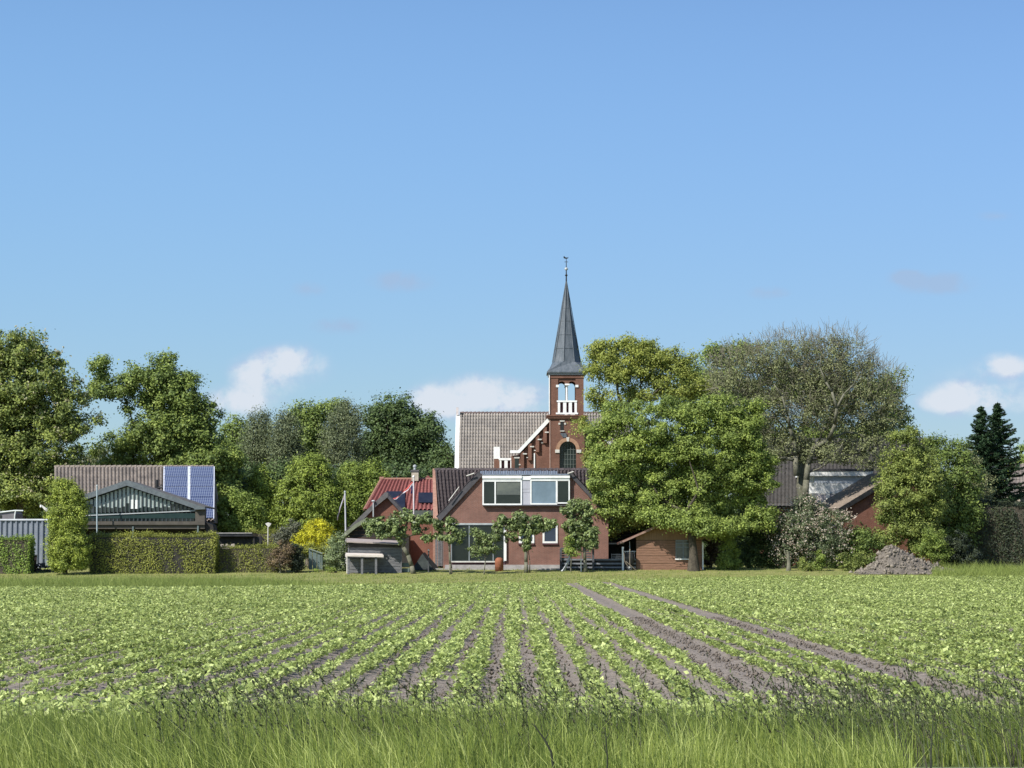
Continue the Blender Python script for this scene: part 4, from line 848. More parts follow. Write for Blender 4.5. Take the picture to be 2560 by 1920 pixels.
# ================================================================ barn and greenhouse on the left
def barn():
    Yr, Ye = 172.0, 167.0; g = .82
    R = T('barn', 'long low barn with brown tiled roof and blue solar panels', 'barn', (X(335, Ye), Ye, g))
    A = np.array(P(136, 1171, Yr)); B = np.array(P(535, 1166, Yr)); B[2] = A[2] = (A[2]+B[2])/2; e = P(137, 1305, Ye); er = P(537, 1303, Ye)
    DL = np.array([e[0]-A[0], Ye-Yr, e[2]-A[2]]); DR = np.array([er[0]-B[0], Ye-Yr, e[2]-B[2]])
    tiles('roof', TILEB, R, A, B, DL, DR, tw=.27, course=.44, prof=(-.10, .03, .05, .05, .025, -.03), step=.14)
    s = MB(); s.add([tuple(A-[0, 0, .06]), tuple(B-[0, 0, .06]), (B[0], 2*Yr-Ye, e[2]), (A[0], 2*Yr-Ye, e[2]), (e[0], Ye+.05, e[2]-.08), (B[0]+DR[0], Ye+.05, e[2]-.08)], [(0, 1, 2, 3), (4, 5, 1, 0), (4, 0, 3), (5, 2, 1), (4, 3, 2, 5)]); s.build('rear_roof', TILEB, R)
    s = MB(); nn = int((B[0]-A[0])/.38)
    for i in range(nn): q = A[0]+(B[0]-A[0])*i/nn; s.tube((q, Yr, A[2]+.02), (q+.37, Yr, A[2]+.05), .12, .14, 8)
    s.build('ridge_tiles', mat('ridge_tan', (.26, .22, .18), (.17, .14, .12), 6, .85), R)
    MB().box(A[0]+.3, B[0]-.2, Ye+.3, 2*Yr-Ye-.3, g-.3, e[2]-.06).build('wall', DARK, R)
    n = np.cross(B-A, DL); n /= np.linalg.norm(n); n = n if n[2] > 0 else -n
    def on(px, f, lift=.22): y = Yr+(Ye-Yr)*f; return np.array([X(px, y), y, A[2]+DL[2]*f])+n*lift
    for c, (a, b) in enumerate(((410.5, 467), (475, 532))):
        for r_ in range(5):
            f0, f1 = .025+r_*.19, .025+r_*.19+.184; MB().slab(on(a, f0), on(b, f0), on(b, f1), on(a, f1), .045).build('solar_panel', SOLAR, R)
    s = MB()
    for a, b in ((407, 410), (467.6, 474.4), (532.5, 535)): s.slab(on(a, .02, .19), on(b, .02, .19), on(b, .975, .19), on(a, .975, .19), .02)
    s.split('panel_rail', mat('rail_silver', (.50, .53, .62), (.42, .45, .52), 3, .4), R)
    s = MB(); c = on(390.5, .42, 0); s.tube(c, c+np.array([0, 0, .75]), .10); s.path([c+np.array([.02, 0, .16]), c+np.array([.45, 0, .16])], .09); s.build('flue', BLACK, R)
barn()
def greenhouse():
    Y = 160.0; g = .82; R = T('glazed_outbuilding', 'grey gabled outbuilding with a narrow paned glass front', 'outbuilding', (X(318, Y), Y, g))
    pk, l, r = (317, 1201), (122, 1268), (513, 1266)
    s = MB(); s.pprism([(317, 1200), (l[0]-4, l[1]), (l[0]-4, l[1]+13), (317, 1214)], Y-.4, .5); s.pprism([(317, 1200), (317, 1214), (488, 1272), (492, 1262)], Y-.4, .5); s.build('verge', mat('blue_grey_trim', (.13, .15, .16), (.09, .105, .115), 4, .6, .2, 10), R)
    for q in (l, r): a, b = np.array(P(*pk, Y-.3)), np.array(P(q[0], q[1], Y-.3)); L = np.array([0, 5.6, 0]); MB().slab(a, a+L, b+L, b, .1).build('roof', VERGE, R)
    s = MB(); s.pprism([(480, 1260), (512, 1268), (513, 1273), (486, 1274)], Y-.5, .7); s.build('gutter', MATS['blue_grey_trim'], R)
    def top(q): return 1214+(abs(q-317))*(.342 if q > 317 else .36)
    s1, s2, s3 = MB(), MB(), MB(); st = 10.15; q = 152.0; i = 0
    while q < 486:
        a, b = q+1.3, q+st-1.3; t = max(top(a), top(b))+1; low = 1268 + (i*7 % 5)-2 - (10 if 4 < i % 11 < 8 else 0)
        if t < low-2: s1.pbox(a, b, t, low, Y+.03, .04)
        s2.pbox(a, b, max(t, low)+.05, 1284-(q-152)*.03, Y+.04, .04)
        s2.pbox(a, b, 1293-(q-152)*.03, 1302, Y+.04, .04); s3.pbox(q-1.3, q+1.3, top(q), 1303, Y-.05, .08); q += st; i += 1
    pn = s1.build('window', mat('pale_pane', (.42, .47, .44), (.30, .35, .33), 1.2, .2, spec=.5), R); s2.build('pane', mat('dark_pane', (.025, .04, .04), (.04, .055, .05), 1, .15, spec=.5), pn); s3.build('mullions', mat('mullion_dark', (.035, .045, .05), (.05, .06, .065), 2, .6), R)
    MB().pprism([(150, 1270), (317, 1212), (487, 1270), (487, 1303), (150, 1303)], Y+.09, 5).build('wall', DARK, R)
    MB().pprism([(214, 1287.5), (488, 1275.5), (488, 1278), (214, 1290)], Y-.12, .05).build('rail', RUSTP, R)
    MB().pbox(150, 490, 1283, 1296, Y-.06, .03).build('transom', mat('bottle_green', (.012, .03, .028), (.02, .04, .036), 2, .4), R)
    s = MB(); s.pbox(326, 336, 1249, 1272, Y-.01, .03); s.pbox(337.5, 347.5, 1250, 1272, Y-.01, .03); s.build('blind', WHITE, R)
    s = MB(); s.pbox(488, 512, 1267, 1304, Y-.2, .8); s.build('end_post', mat('umber_board', (.095, .085, .07), (.07, .062, .052), 3, .8), R)
    s = MB(); s.pbox(150, 512, 1303.2, 1312, Y-.5, .9); s.pbox(150, 512, 1312.3, 1322, Y-.35, .6); s.build('fascia', MATS['umber_board'], R)
    s = MB(); s.pbox(150, 530, 1322, 1440, Y+1.6, .2); s.pprism([(512, 1304), (532, 1312), (538, 1345), (516, 1345)], Y-.2, 2); s.build('carport', DARK, R)
    s = MB()
    for a, b, c in ((329.5, 333.5, 1316), (492, 496, 1314)): s.pbox(a, b, c, 1440, Y-.45, .12)
    s.split('post', mat('post_teal', (.13, .17, .17), (.10, .13, .13), 3, .7), R)
greenhouse()
def pale_mast():
    Y = 158.6; R = T('pole', 'thin pale blue pole standing before the glazed outbuilding', 'pole', (X(243, Y), Y, .8)); s = MB(); s.path([(X(243, Y), Y, .8), P(242.5, 1216, Y)], [.055, .045], 10); s.build('shaft', mat('pale_blue', (.36, .43, .46), (.30, .36, .38), 3, .5), R); MB().lathe(P(242.5, 1216, Y), [(.07, 0), (.07, .08), (.02, .12)], 10).build('cap', RUSTP, R)
pale_mast()
# ================================================================ house on the right
def right_house():
    Yr, Ye = 174.0, 168.5; g = .82
    R = T('white_dormer_house', 'house with a dark grey roof and white dormer behind the bare tree', 'house', (X(2070, Ye), Ye, g))
    A = np.array(P(1904, 1096, Yr)); B = np.array(P(2330, 1096, Yr)); e = P(1900, 1266, Ye); DL = np.array([e[0]-A[0], Ye-Yr, e[2]-A[2]])
    tiles('roof', mat('slate_tile', (.085, .077, .072), (.055, .052, .05), 4, .8, .3, 20), R, A, B, DL, tw=.27, course=.36)
    s = MB(); s.add([tuple(A-[0, 0, .06]), tuple(B-[0, 0, .06]), (B[0], 2*Yr-Ye, e[2]), (A[0], 2*Yr-Ye, e[2]), (A[0], Ye+.05, e[2]-.08), (B[0], Ye+.05, e[2]-.08)], [(0, 1, 2, 3), (4, 5, 1, 0), (4, 0, 3), (5, 2, 1), (4, 3, 2, 5)]); s.build('rear_roof', MATS['slate_tile'], R)
    MB().box(A[0]+.3, B[0]-.3, Ye+.4, 2*Yr-Ye-.4, g-.3, e[2]-.06).build('wall', BRICKO, R)
    Yd = 167.2
    MB().pbox(2008, 2180, 1190, 1262, Yd+.2, 5).build('dormer', WHITE, R)
    s = MB(); s.pbox(2004, 2183, 1178, 1190, Yd-.15, 5.2); s.build('fascia', WHITE, R); MB().pbox(2003, 2184, 1172, 1177.5, Yd-.2, 5.3).build('dormer_roof', VERGED, R)
    MB().pbox(2036, 2180, 1190.5, 1208, Yd+.1, .08).build('shade_strip', mat('fascia_shade', (.50, .54, .60), (.42, .46, .52), 3, .6), R)  # grey-blue strip paints the shade under the fascia
    s = MB(); s.pbox(2040, 2138, 1208.5, 1236, Yd+.06, .1); s.build('roller_shutter', WHITE, R)
    MB().pbox(2034, 2060, 1236.2, 1250, Yd+.12, .06).build('window', GLASSB, R); MB().pbox(2139, 2178, 1209, 1243, Yd+.12, .06).build('window', GLASS, R)
    MB().pbox(2006, 2110, 1232.3, 1236, Yd-.1, .3).build('sill', OFFW, R)
    s = MB(); s.pbox(2066, 2074, 1222, 1250, Yd-.3, .2); s.build('upright_strip', WHITE, R)
    MB().pbox(2030, 2085, 1236.5, 1275, Yd-.2, .3).build('lower_cladding', mat('blush_board', (.62, .56, .58), (.52, .47, .49), 3, .7), R)
right_house()
def right_annex():
    Y = 159.0; g = .8; R = T('brick_annex', 'brick annex with a steep tan roof partly hidden by the lime green tree', 'annex', (X(2160, Y), Y, g)); a = radians(14); ax = np.array([-sin(a), cos(a), 0])*5; wd = np.array([cos(a), sin(a), 0])
    E = np.array(P(2104, 1268, Y)); x = E[0]; pk = E+wd*4.2; pk[2] = E[2]+2.35; E2 = E+wd*8.4
    s = MB(); gz = lambda v: np.array([v[0], v[1], g-.3]); f = [gz(E), gz(E2), E2, pk, E]; bk = [v+ax for v in f]
    s.add(f+bk, [(0, 1, 2, 3, 4), (9, 8, 7, 6, 5), (0, 4, 9, 5), (1, 0, 5, 6), (2, 1, 6, 7), (3, 2, 7, 8), (4, 3, 8, 9)]); s.build('wall', BRICKO, R)
    o = -wd*.35+np.array([0, 0, -.25]); fr = -ax/6*.35
    A = pk+ax+np.array([0, 0, .1]); B = pk+fr+np.array([0, 0, .1]); D = (E+o+np.array([0, 0, .12]))-(pk+np.array([0, 0, .1]))
    tiles('roof', mat('tan_tile', (.25, .20, .155), (.17, .14, .115), 5, .85, .3, 20), R, A, B, D, tw=.27, course=.36)
    MB().slab(A, B, B+D, A+D, .12).build('roof_deck', MATS['tan_tile'], R); A2 = pk+ax+np.array([0, 0, .1]); o2 = wd*.35+np.array([0, 0, -.25]); D2 = (E2+o2)-pk; MB().slab(A2, B, B+D2, A2+D2, .12).build('far_slope', MATS['tan_tile'], R)
    s = MB(); q = fr*1.1; s.slab(pk+q+np.array([0, 0, .13]), pk+q*.5+np.array([0, 0, .13]), E+o+q*.5+np.array([0, 0, .15]), E+o+q+np.array([0, 0, .15]), .30); s.build('verge', BLACK, R)
right_annex()
def edge_house():
    Y = 176.0; R = T('far_house', 'house with a pinkish grey roof at the right edge behind the spruces', 'house', (X(2610, Y), Y, .82))
    A = np.array(P(2538, 1160, Y+4)); B = np.array(P(2760, 1160, Y+4)); e = P(2538, 1232, Y); D = np.array([-.6, -4, e[2]-A[2]])
    tiles('roof', TILEB, R, A, B, D, tw=.27, course=.37); s = MB(); s.add([tuple(A-[0, 0, .06]), tuple(B-[0, 0, .06]), (B[0], Y+8, e[2]), (A[0], Y+8, e[2]), (A[0]-.6, Y+.05, e[2]-.08), (B[0], Y+.05, e[2]-.08)], [(0, 1, 2, 3), (4, 5, 1, 0), (4, 0, 3), (5, 2, 1), (4, 3, 2, 5)]); s.build('rear_roof', TILEB, R)
    MB().box(A[0]-.2, B[0]-.3, Y+.4, Y+7.6, .5, e[2]-.06).build('wall', STONE, R)
    MB().pbox(2551, 2572, 1240, 1262, Y+.33, .06).build('window', GLASS, R)
edge_house()
# ================================================================ sheds and garden things
def slats(mb, px0, px1, py0, py1, Y, n, th=.04, gap=.8, jag=.4):
    h = (py1-py0)/n
    for i in range(n): mb.pbox(px0+random.uniform(-jag, jag), px1+random.uniform(-jag, jag), py0+i*h+gap/2, py0+(i+1)*h-gap/2, Y-.012*(i % 3), th)
def grey_shed():
    Y = 147.2; g = float(ter(Y)); R = T('grey_wooden_shed', 'weathered grey plank shed under the espalier branches', 'shed', (X(935, Y), Y, g))
    s = MB(); slats(s, 873, 1001, 1366, 1441, Y, 9, .06, .5); s.build('plank_wall', GREYW, R)
    x0, x1 = X(873, Y)+.05, X(1001, Y)-.05; MB().box(x0, x1, Y+.09, Y+2.6, g-.3, Z(1366, Y)).build('body', DARK, R)
    a, b, c, d = P(866, 1353, Y-.35), P(1004, 1360, Y-.35), P(1004, 1352, Y+2.7), P(866, 1345, Y+2.7); MB().slab(a, b, c, d, .07).build('roof', mat('pink_sheet', (.36, .30, .27), (.28, .24, .22), 3, .8), R)
    MB().pbox(870, 1003, 1359, 1368, Y-.12, .1).build('fascia', DARK, R)
    s = MB(); s.pbox(1001, 1004.5, 1366, 1441, Y-.05, .14); s.pbox(869.5, 873, 1360, 1441, Y-.05, .14); s.split('corner_post', GREYW, R)
    s = MB(); slats(s, 1005, 1024, 1405, 1432, Y+.3, 2, .05, 4); s.build('low_boards', mat('teal_board', (.13, .17, .16), (.10, .13, .12), 3, .8), R)
grey_shed()
def wood_store():
    Y = 145.9; g = float(ter(Y)); R = T('open_shelter', 'small open-fronted shelter with pale sheet roof before the grey shed', 'shelter', (X(908, Y), Y, g))
    a, b, c, d = P(863, 1386, Y-.1), P(959, 1388, Y-.1), P(955, 1384, Y+1.1), P(866, 1382, Y+1.1); s = MB(); s.slab(a, b, c, d, .12); s.build('roof', mat('cream_sheet', (.66, .60, .54), (.55, .48, .42), 3, .7), R)
    for q in (871, 905, 940): s = MB(); s.pbox(q-2.8, q+2.8, 1391, 1444, Y+.02, .15); s.build('post', GREYW, R)
    s = MB(); slats(s, 874, 938, 1398, 1441, Y+.75, 5, .05, 1.2); s.build('back_boards', GREYW, R)
    MB().pbox(866, 870, 1391, 1441, Y+.9, .1).build('side_board', OFFW, R)
wood_store()
def brown_shed():
    Y = 149.9; g = float(ter(Y)); R = T('brown_wooden_shed', 'reddish brown plank shed behind the big maple trunk', 'shed', (X(1670, Y), Y, g))
    s = MB(); slats(s, 1591, 1689, 1351, 1427, Y, 12, .07, .35, .25); slats(s, 1727, 1755, 1351, 1427, Y, 12, .07, .35, .25); slats(s, 1689, 1727, 1399, 1427, Y, 5, .07, .35, .2); s.build('plank_wall', BROWNW, R)
    s = MB(); s.pprism([(1590, 1350), (1590, 1341), (1672, 1306), (1757, 1341), (1757, 1350)], Y, .08); s.build('gable_boards', mat('ochre_board', (.26, .16, .09), (.20, .12, .07), 2, .85, .3, 30, stretch=(6, 1, .6)), R)
    MB().box(X(1591, Y)+.04, X(1755, Y)-.04, Y+.09, Y+4, g-.3, Z(1350, Y)).build('body', DARK, R)
    for (ax, ay), (bx, by) in (((1672, 1301), (1545, 1357)), ((1672, 1301), (1776, 1347))):
        a, b = np.array(P(ax, ay, Y-.4)), np.array(P(bx, by, Y-.4)); L = np.array([0, 4.6, 0]); MB().slab(a, a+L, b+L, b, .12).build('roof', mat('rust_roof', (.16, .075, .055), (.11, .055, .042), 4, .85), R)
        MB().pprism([(ax, ay), (bx, by), (bx, by+5), (ax, ay+5)], Y-.44, .05).build('verge', mat('rust_trim', (.30, .20, .16), (.22, .13, .10), 4, .8), R)
    window(R, 1689, 1727, 1350, 1399, Y+.02, 2, mull=(1708,), trans=(1359, 1368), glass=GLASSG, frame=mat('grey_frame', (.2, .23, .24)))
    MB().pbox(1688, 1728, 1396.5, 1399.5, Y-.1, .1).build('sill', WHITE, R)
    MB().pbox(1755.5, 1759, 1356, 1427, Y-.1, .1).build('upright_strip', WHITE, R)  # white downpipe at the shed's right end
    MB().pbox(1555, 1559.5, 1367, 1431, Y-.5, .14).build('canopy_post', WHITE, R); s = MB(); s.pbox(1573.5, 1575, 1354, 1380, Y-.1, .05); s.build('canopy_rod', RUSTP, R)
brown_shed()
def barrow():
    Y = 149.2; g = float(ter(Y)); R = T('wheelbarrow', 'black wheelbarrow tipped up against the brown shed', 'wheelbarrow', (X(1574, Y), Y, g))
    s = MB(); c = np.array(P(1573, 1396, Y)); prof = [(.06, -.42), (.30, -.34), (.38, 0), (.36, .30), (.28, .36)]; s.lathe((c[0], c[1]+.35, c[2]), prof, 18)
    s.v = [(c[0]+(v[0]-c[0])*.95, c[1]+.35+(v[1]-c[1]-.35)*.55, v[2]) for v in s.v]; s.build('tub', BLACK, R)
    wc = P(1573.5, 1424, Y-.15); s = MB(); n = 18; ring = [(wc[0]+.17*cos(2*pi*i/n), wc[1], g+.19+.17*sin(2*pi*i/n)) for i in range(n+1)]; s.path(ring, .032, 6); w_ = s.build('wheel', BLACK, R)
    s = MB(); s.lathe((0, 0, 0), [(.05, -.05), (.05, .05)], 10); s.v = [(wc[0]+v[0], wc[1]+v[2], g+.19+v[1]) for v in s.v]
    for i in range(4): s.tube((wc[0]-.15*cos(i*pi/4), wc[1], g+.19-.15*sin(i*pi/4)), (wc[0]+.15*cos(i*pi/4), wc[1], g+.19+.15*sin(i*pi/4)), .008, n=5)
    s.build('rim', RUSTP, w_)
    for d in (-.16, .16):
        s = MB(); s.path([(wc[0]+d*.3, wc[1], g+.19), P(1568+d*40, 1404, Y-.12), P(1567+d*50, 1372, Y-.05)], .022, 8); s.build('handle', mat('handle_wood', (.25, .21, .16), (.18, .15, .11), 5, .8), R)
    s = MB(); s.path([P(1564, 1403, Y-.2), P(1576, 1413, Y-.2), P(1590, 1426, Y-.1)], .028, 6); s.build('leg', MATS['handle_wood'], R)
barrow()
def garden_table():
    Y = 150.0; g = float(ter(Y)); R = T('garden_table', 'white garden table between the canopy post and brown shed', 'table', (X(1575, Y), Y, g))
    MB().pbox(1561, 1589, 1377.5, 1380, Y+.3, .7).build('tabletop', WHITE, R)
    for q in (1563, 1586):
        for d in (.35, .9): s = MB(); s.pbox(q-.7, q+.7, 1380, 1424, Y+d, .04); s.build('leg', WHITE, R)
garden_table()
def chair(px, Y, lab, mirror=1):
    g = .72; R = T('garden_chair', lab, 'chair', (X(px, Y), Y, g), 'white garden chairs on the terrace'); x = X(px, Y); k = mirror
    MB().box(x-.23, x+.23, Y-.2, Y+.25, g+.42, g+.455).build('seat', WHITE, R)
    for a in (-.21, .21):
        for b in (-.18, .22): s = MB(); s.tube((x+a, Y+b, g), (x+a, Y+b, g+.42), .016, n=6); s.build('leg', WHITE, R)
    s = MB()
    for z in (.56, .68, .80, .92): s.box(x-.22, x+.22, Y+.23, Y+.25, g+z, g+z+.035)
    for a in (-.22, .2): s.box(x+a, x+a+.02, Y+.22, Y+.26, g+.42, g+.98)
    s.build('backrest', WHITE, R)
    for a in (-.24, .24): s = MB(); s.path([(x+a, Y-.2, g+.42), (x+a, Y-.2, g+.64), (x+a, Y+.22, g+.68)], .014, 6); s.build('armrest', WHITE, R)
chair(1537, 152.4, 'white garden chair nearest the house corner on the terrace'); chair(1549, 151.7, 'white slatted garden chair beside the white canopy post')
def low_fence():
    Y = 149.7; g = float(ter(Y)); R = T('slatted_fence', 'low grey slatted fence in front of the terrace', 'fence', (X(1480, Y), Y, g))
    s = MB()
    for a, b in ((1397, 1401), (1407, 1411), (1416.5, 1420.5), (1425, 1427)): s.pbox(1403, 1590, a, b, Y, .04)
    s.build('slats', mat('slat_pale', (.21, .22, .24), (.14, .145, .155), 4, .85), R); MB().pbox(1404, 1589, 1399, 1429, Y+.12, .04).build('back_boards', DARK, R)
    for q in (1402, 1483, 1560): s = MB(); s.pbox(q-2.6, q+2.6, 1372 if q != 1560 else 1396, 1432, Y-.14, .12); s.build('post', FENCEW, R)
    s = MB()
    for i in range(5): s.pbox(1401, 1421, 1369+i*6.2, 1373+i*6.2, Y+.02, .03); s.pbox(1461, 1478, 1371+i*6, 1374+i*6, Y+.02, .03)
    s.build('trellis', FENCEW, R)
low_fence()
def pot():
    Y = 148.8; g = float(ter(Y)); R = T('clay_column', 'terracotta cylinder with a domed top on the lawn before the glass door', 'clay pot', (X(1248, Y), Y, g)); z = Z(1393, Y)-g
    MB().lathe((X(1248, Y), Y, g-.02), [(.27, 0), (.275, z*.72), (.265, z*.82), (.21, z*.93), (.10, z)], 20).build('body', CLAY, R, smooth=True)
    MB().lathe((X(1248, Y), Y, g+z*.28), [(.285, 0), (.285, .03)], 20).build('band', mat('clay_dark', (.20, .08, .045), None, 4, .8), R)
pot()
def stake_post(px, py0, py1, Y, lab, name, cat, r, m, cap=None):
    g = float(ter(Y)); R = T(name, lab, cat, (X(px, Y), Y, g)); MB().tube((X(px, Y), Y, g-.05), P(px, py0, Y), r, r*.9, 8).build('shaft', m, R)
    if cap: MB().lathe(P(px, py0, Y), [(r*1.1, 0), (r*1.5, .04), (r*.6, .10)], 10).build('cap', cap, R)
stake_post(1071.5, 1377, 1433, 147.4, 'short grey post with a white cap left of the thin forked tree', 'garden_post', 'post', .045, FENCEW, WHITE)
stake_post(1452.5, 1335, 1430, 148.2, 'white stake tied beside the tall narrow espalier trunk', 'tree_stake', 'stake', .035, WHITE, OFFW)
def cloth():
    Y = 148.6; g = float(ter(Y)); R = T('white_bag', 'crumpled white plastic sheet draped by the fence end', 'plastic sheet', (X(1415, Y), Y, g)); rr = np.random.default_rng(8)
    pts = [(1425, 1388, 5), (1423, 1398, 7), (1418, 1408, 7), (1413, 1418, 7), (1407, 1428, 10)]; V = []
    for i, (a, b, w_) in enumerate(pts):
        for j in range(6): V.append((X(a-w_/2+w_*j/5, Y), Y-.05*i+rr.normal(0, .045), max(g, Z(b, Y)+rr.normal(0, .02))))
    s = MB(); s.grid(V, 5, 6); s.grid([(v[0], v[1]+.03, v[2]) for v in V], 5, 6); s.build('sheet', mat('plastic_white', (.55, .57, .58), (.4, .42, .44), 9, .4), R)
    MB().lathe(P(1424, 1389, Y), [(.02, -.05), (.05, 0), (.02, .06)], 8).build('knot', MATS['plastic_white'], R)
cloth()
def shadow_sheet():  # dark peaked sheet modelled in place of a shadow
    Y = 149.4; g = float(ter(Y)); R = T('shadow_stand_in', 'dark peaked sheet standing for a shadow behind the leaning espalier trunk', 'shadow sheet', (X(1055, Y), Y, g)); s = MB()
    a, b = P(1056, 1384, Y), P(1062, 1380, Y+1.6); pts = [(X(1030, Y), Y-.3, g), (X(1086, Y), Y-.2, g), (X(1100, Y), Y+1.8, g), (X(1026, Y), Y+1.9, g), a, b]
    s.add(pts, [(0, 1, 4), (1, 2, 5, 4), (2, 3, 5), (3, 0, 4, 5)]); s.build('sheet', mat('shadow_sheet', (.045, .055, .05), (.025, .03, .03), 3, .6, .5, 5), R)
    MB().path([(X(1024, Y), Y-.32, g+.02), (X(1092, Y), Y-.22, g+.02)], .03, 6).build('shadow_edge', BLACK, R)
shadow_sheet()
def paving():
    o = MB().pbox(1020, 1560, 1421.0, 1428, 149.95, 1.1); ob = o.build('terrace', CONC, at=(X(1290, 150), 150, .6)); tag(ob, 'low concrete terrace along the front of the brick house', kind='structure')
paving()
# ---- flagpoles
def pennant(R, pts, wd, mats, Y):
    n = len(pts)
    for k, m_ in enumerate(mats):
        s = MB(); V = []
        for i, (a, b) in enumerate(pts):
            p = np.array(P(a, b, Y)); w_ = wd[i]; f0, f1 = k/len(mats), (k+1)/len(mats)
            V += [(p[0], p[1]+.06*sin(i*1.3), p[2]-w_*f0), (p[0]+.02, p[1]+.06*sin(i*1.3+1), p[2]-w_*f1)]
        s.grid(V, n, 2); s.grid([(v[0], v[1]+.012, v[2]) for v in V], n, 2); s.build('pennant', m_, R)
def flag1():
    Y = 164.0; R = T('flagpole', 'white flagpole with a long red and white pennant before the red roof', 'flagpole', (X(1034.5, Y), Y, .82)); MB().path([(X(1035, Y), Y, .8), P(1034, 1192, Y)], [.07, .05], 10).build('pole', mat('pole_white', (.66, .62, .62), (.55, .5, .5), 2, .5), R)
    MB().lathe(P(1034, 1192, Y), [(.07, -.05), (.085, .02), (.05, .09)], 10).build('pole_top', WHITE, R)
    red, wh, bl = mat('flag_red', (.52, .09, .075), (.45, .08, .07), 3, .7), mat('flag_white', (.74, .66, .66), (.66, .58, .58), 3, .7), mat('flag_blue', (.09, .08, .22), (.07, .06, .18), 3, .7)
    pennant(R, [(1032, 1203), (1026, 1208), (1020, 1217), (1013, 1223), (1005, 1229), (998, 1238), (990, 1244), (982, 1246)], [.28, .26, .22, .2, .17, .15, .12, .09], [red, wh], Y)
    s = MB(); V = []; 
    for i, (a, b) in enumerate(((1032, 1210), (1030, 1218), (1031, 1226), (1029, 1234))): V += [P(a-3, b, Y), P(a+2, b, Y+.1)]
    s.grid(V, 4, 2); s.grid([(v[0], v[1]+.012, v[2]) for v in V], 4, 2); s.build('pennant', bl, R)
flag1()
def flag2():
    Y = 163.0; R = T('flagpole', 'grey flagpole with a limp pennant left of the low gabled wing', 'flagpole', (X(865, Y), Y, .82)); MB().path([(X(866, Y), Y, .8), P(862.5, 1230, Y)], [.07, .05], 10).build('pole', mat('pole_grey', (.50, .50, .52), (.40, .40, .42), 2, .5), R)
    MB().lathe(P(862.5, 1230, Y), [(.07, -.05), (.08, .02), (.04, .09)], 10).build('pole_top', RUSTP, R)
    pennant(R, [(861, 1234), (857, 1246), (853, 1258), (849, 1270), (846, 1282), (843, 1292)], [.22, .22, .2, .2, .18, .3], [mat('flag_grey', (.42, .42, .46), (.32, .32, .36), 3, .7), mat('flag_rust', (.30, .16, .13), (.34, .30, .32), 2, .7)], Y)
flag2()
# ---- left hand yard
def container():
    Y = 153.0; g = .78; R = T('shipping_container', 'blue grey corrugated steel container behind the left hedge', 'container', (X(30, Y), Y, g)); x0, x1 = X(-60, Y), X(117, Y); z1 = Z(1301, Y); per = .345; V = []; k = int((x1-x0)/per); pts = []
    for i in range(k): a = x0+i*per; pts += [(a, Y+.09), (a+.09, Y+.09), (a+.14, Y), (a+.24, Y), (a+.29, Y+.09)]
    s = MB(); V = [(a, b, g+.05) for a, b in pts]+[(a, b, z1) for a, b in pts]; s.grid(V, 2, len(pts)); s.build('corrugated_side', STEELB, R)
    MB().box(x0, x1, Y+.12, Y+2.4, g, z1-.02).build('body', STEELB, R)
    s = MB(); s.box(x0-.05, x1+.02, Y-.05, Y+2.45, z1, z1+.10); s.build('top_rail', mat('white_rail', (.62, .64, .68), (.5, .52, .56), 2, .5), R); MB().box(x0, x1, Y-.04, Y+.09, g-.02, g+.12).build('bottom_rail', STEELB, R); MB().box(x1, x1+.09, Y-.03, Y+2.4, g, z1).build('corner_post', STEELB, R)
container()
def camper():
    Y = 158.0; g = .8; R = T('caravan', 'grey caravan with a pale roof edge behind the container', 'caravan', (X(0, Y), Y, g))
    s = MB(); s.pprism([(-70, 1288), (-10, 1283), (36, 1279), (40, 1284), (42, 1392), (-70, 1392)], Y, 2.2); s.build('body', mat('caravan_grey', (.17, .16, .17), (.13, .125, .13), 2, .5), R)
    s = MB(); s.path([P(-70, 1287, Y-.06), P(-8, 1282, Y-.06), P(37, 1276.5, Y-.06), P(58, 1277, Y-.06)], .05, 8); s.path([P(39, 1278, Y-.07), P(37, 1290, Y-.07), P(36.5, 1300, Y-.07)], .05, 8); s.build('roof_edge', mat('pale_trim', (.62, .65, .62), (.5, .53, .5), 2, .5), R)
    MB().pbox(-40, 4, 1288, 1330, Y-.03, .04).build('window', GLASS, R)
camper()
def plank():
    Y = 154.2; R = T('leaning_board', 'pale board leaning beside the tall conifer above the container', 'board', (*P(118, 1281, Y)[:2], P(118, 1281, Y)[2])); MB().pprism([(101, 1263), (104, 1262), (140, 1288), (134, 1300), (128, 1294)], Y, .12).build('board', OFFW, R); MB().pbox(99.5, 103, 1262, 1268, Y-.03, .06).build('bracket', WHITE, R)
plank()
def yard_bin():
    Y = 148.0; g = float(ter(Y)); R = T('rubbish_bin', 'dark bin with a pale rim beside the left hedge', 'bin', (X(80, Y), Y, g)); MB().lathe((X(81, Y), Y, g), [(.24, 0), (.30, .95), (.30, 1.05)], 16).build('body', BLACK, R); MB().lathe((X(81, Y), Y, Z(1388.5, Y)), [(.31, 0), (.31, .05)], 16).build('rim', OFFW, R)
    MB().pbox(86, 92, 1393, 1400, Y-.33, .02).build('sticker', mat('pink_patch', (.5, .3, .32), None, 3, .7), R)
    rr = np.random.default_rng(4); s = MB()
    for i in range(60):
        px = rr.uniform(78, 128); h = max(.05, .62-abs(px-100)/45)*rr.random(); c = np.array([X(px, Y), Y+rr.uniform(0, .8), g+h]); v = rr.normal(0, 1, 3); v /= np.linalg.norm(v); v[2] *= .3; s.tube(c-v*.22, c+v*.22, rr.uniform(.015, .07), n=5)
    o = s.build('brushwood', mat('brush_grey', (.045, .045, .05), (.10, .10, .10), 5, .9), at=(X(100, Y), Y, g)); tag(o, 'heap of dark branches and rubbish beside the bin', kind='stuff')
yard_bin()
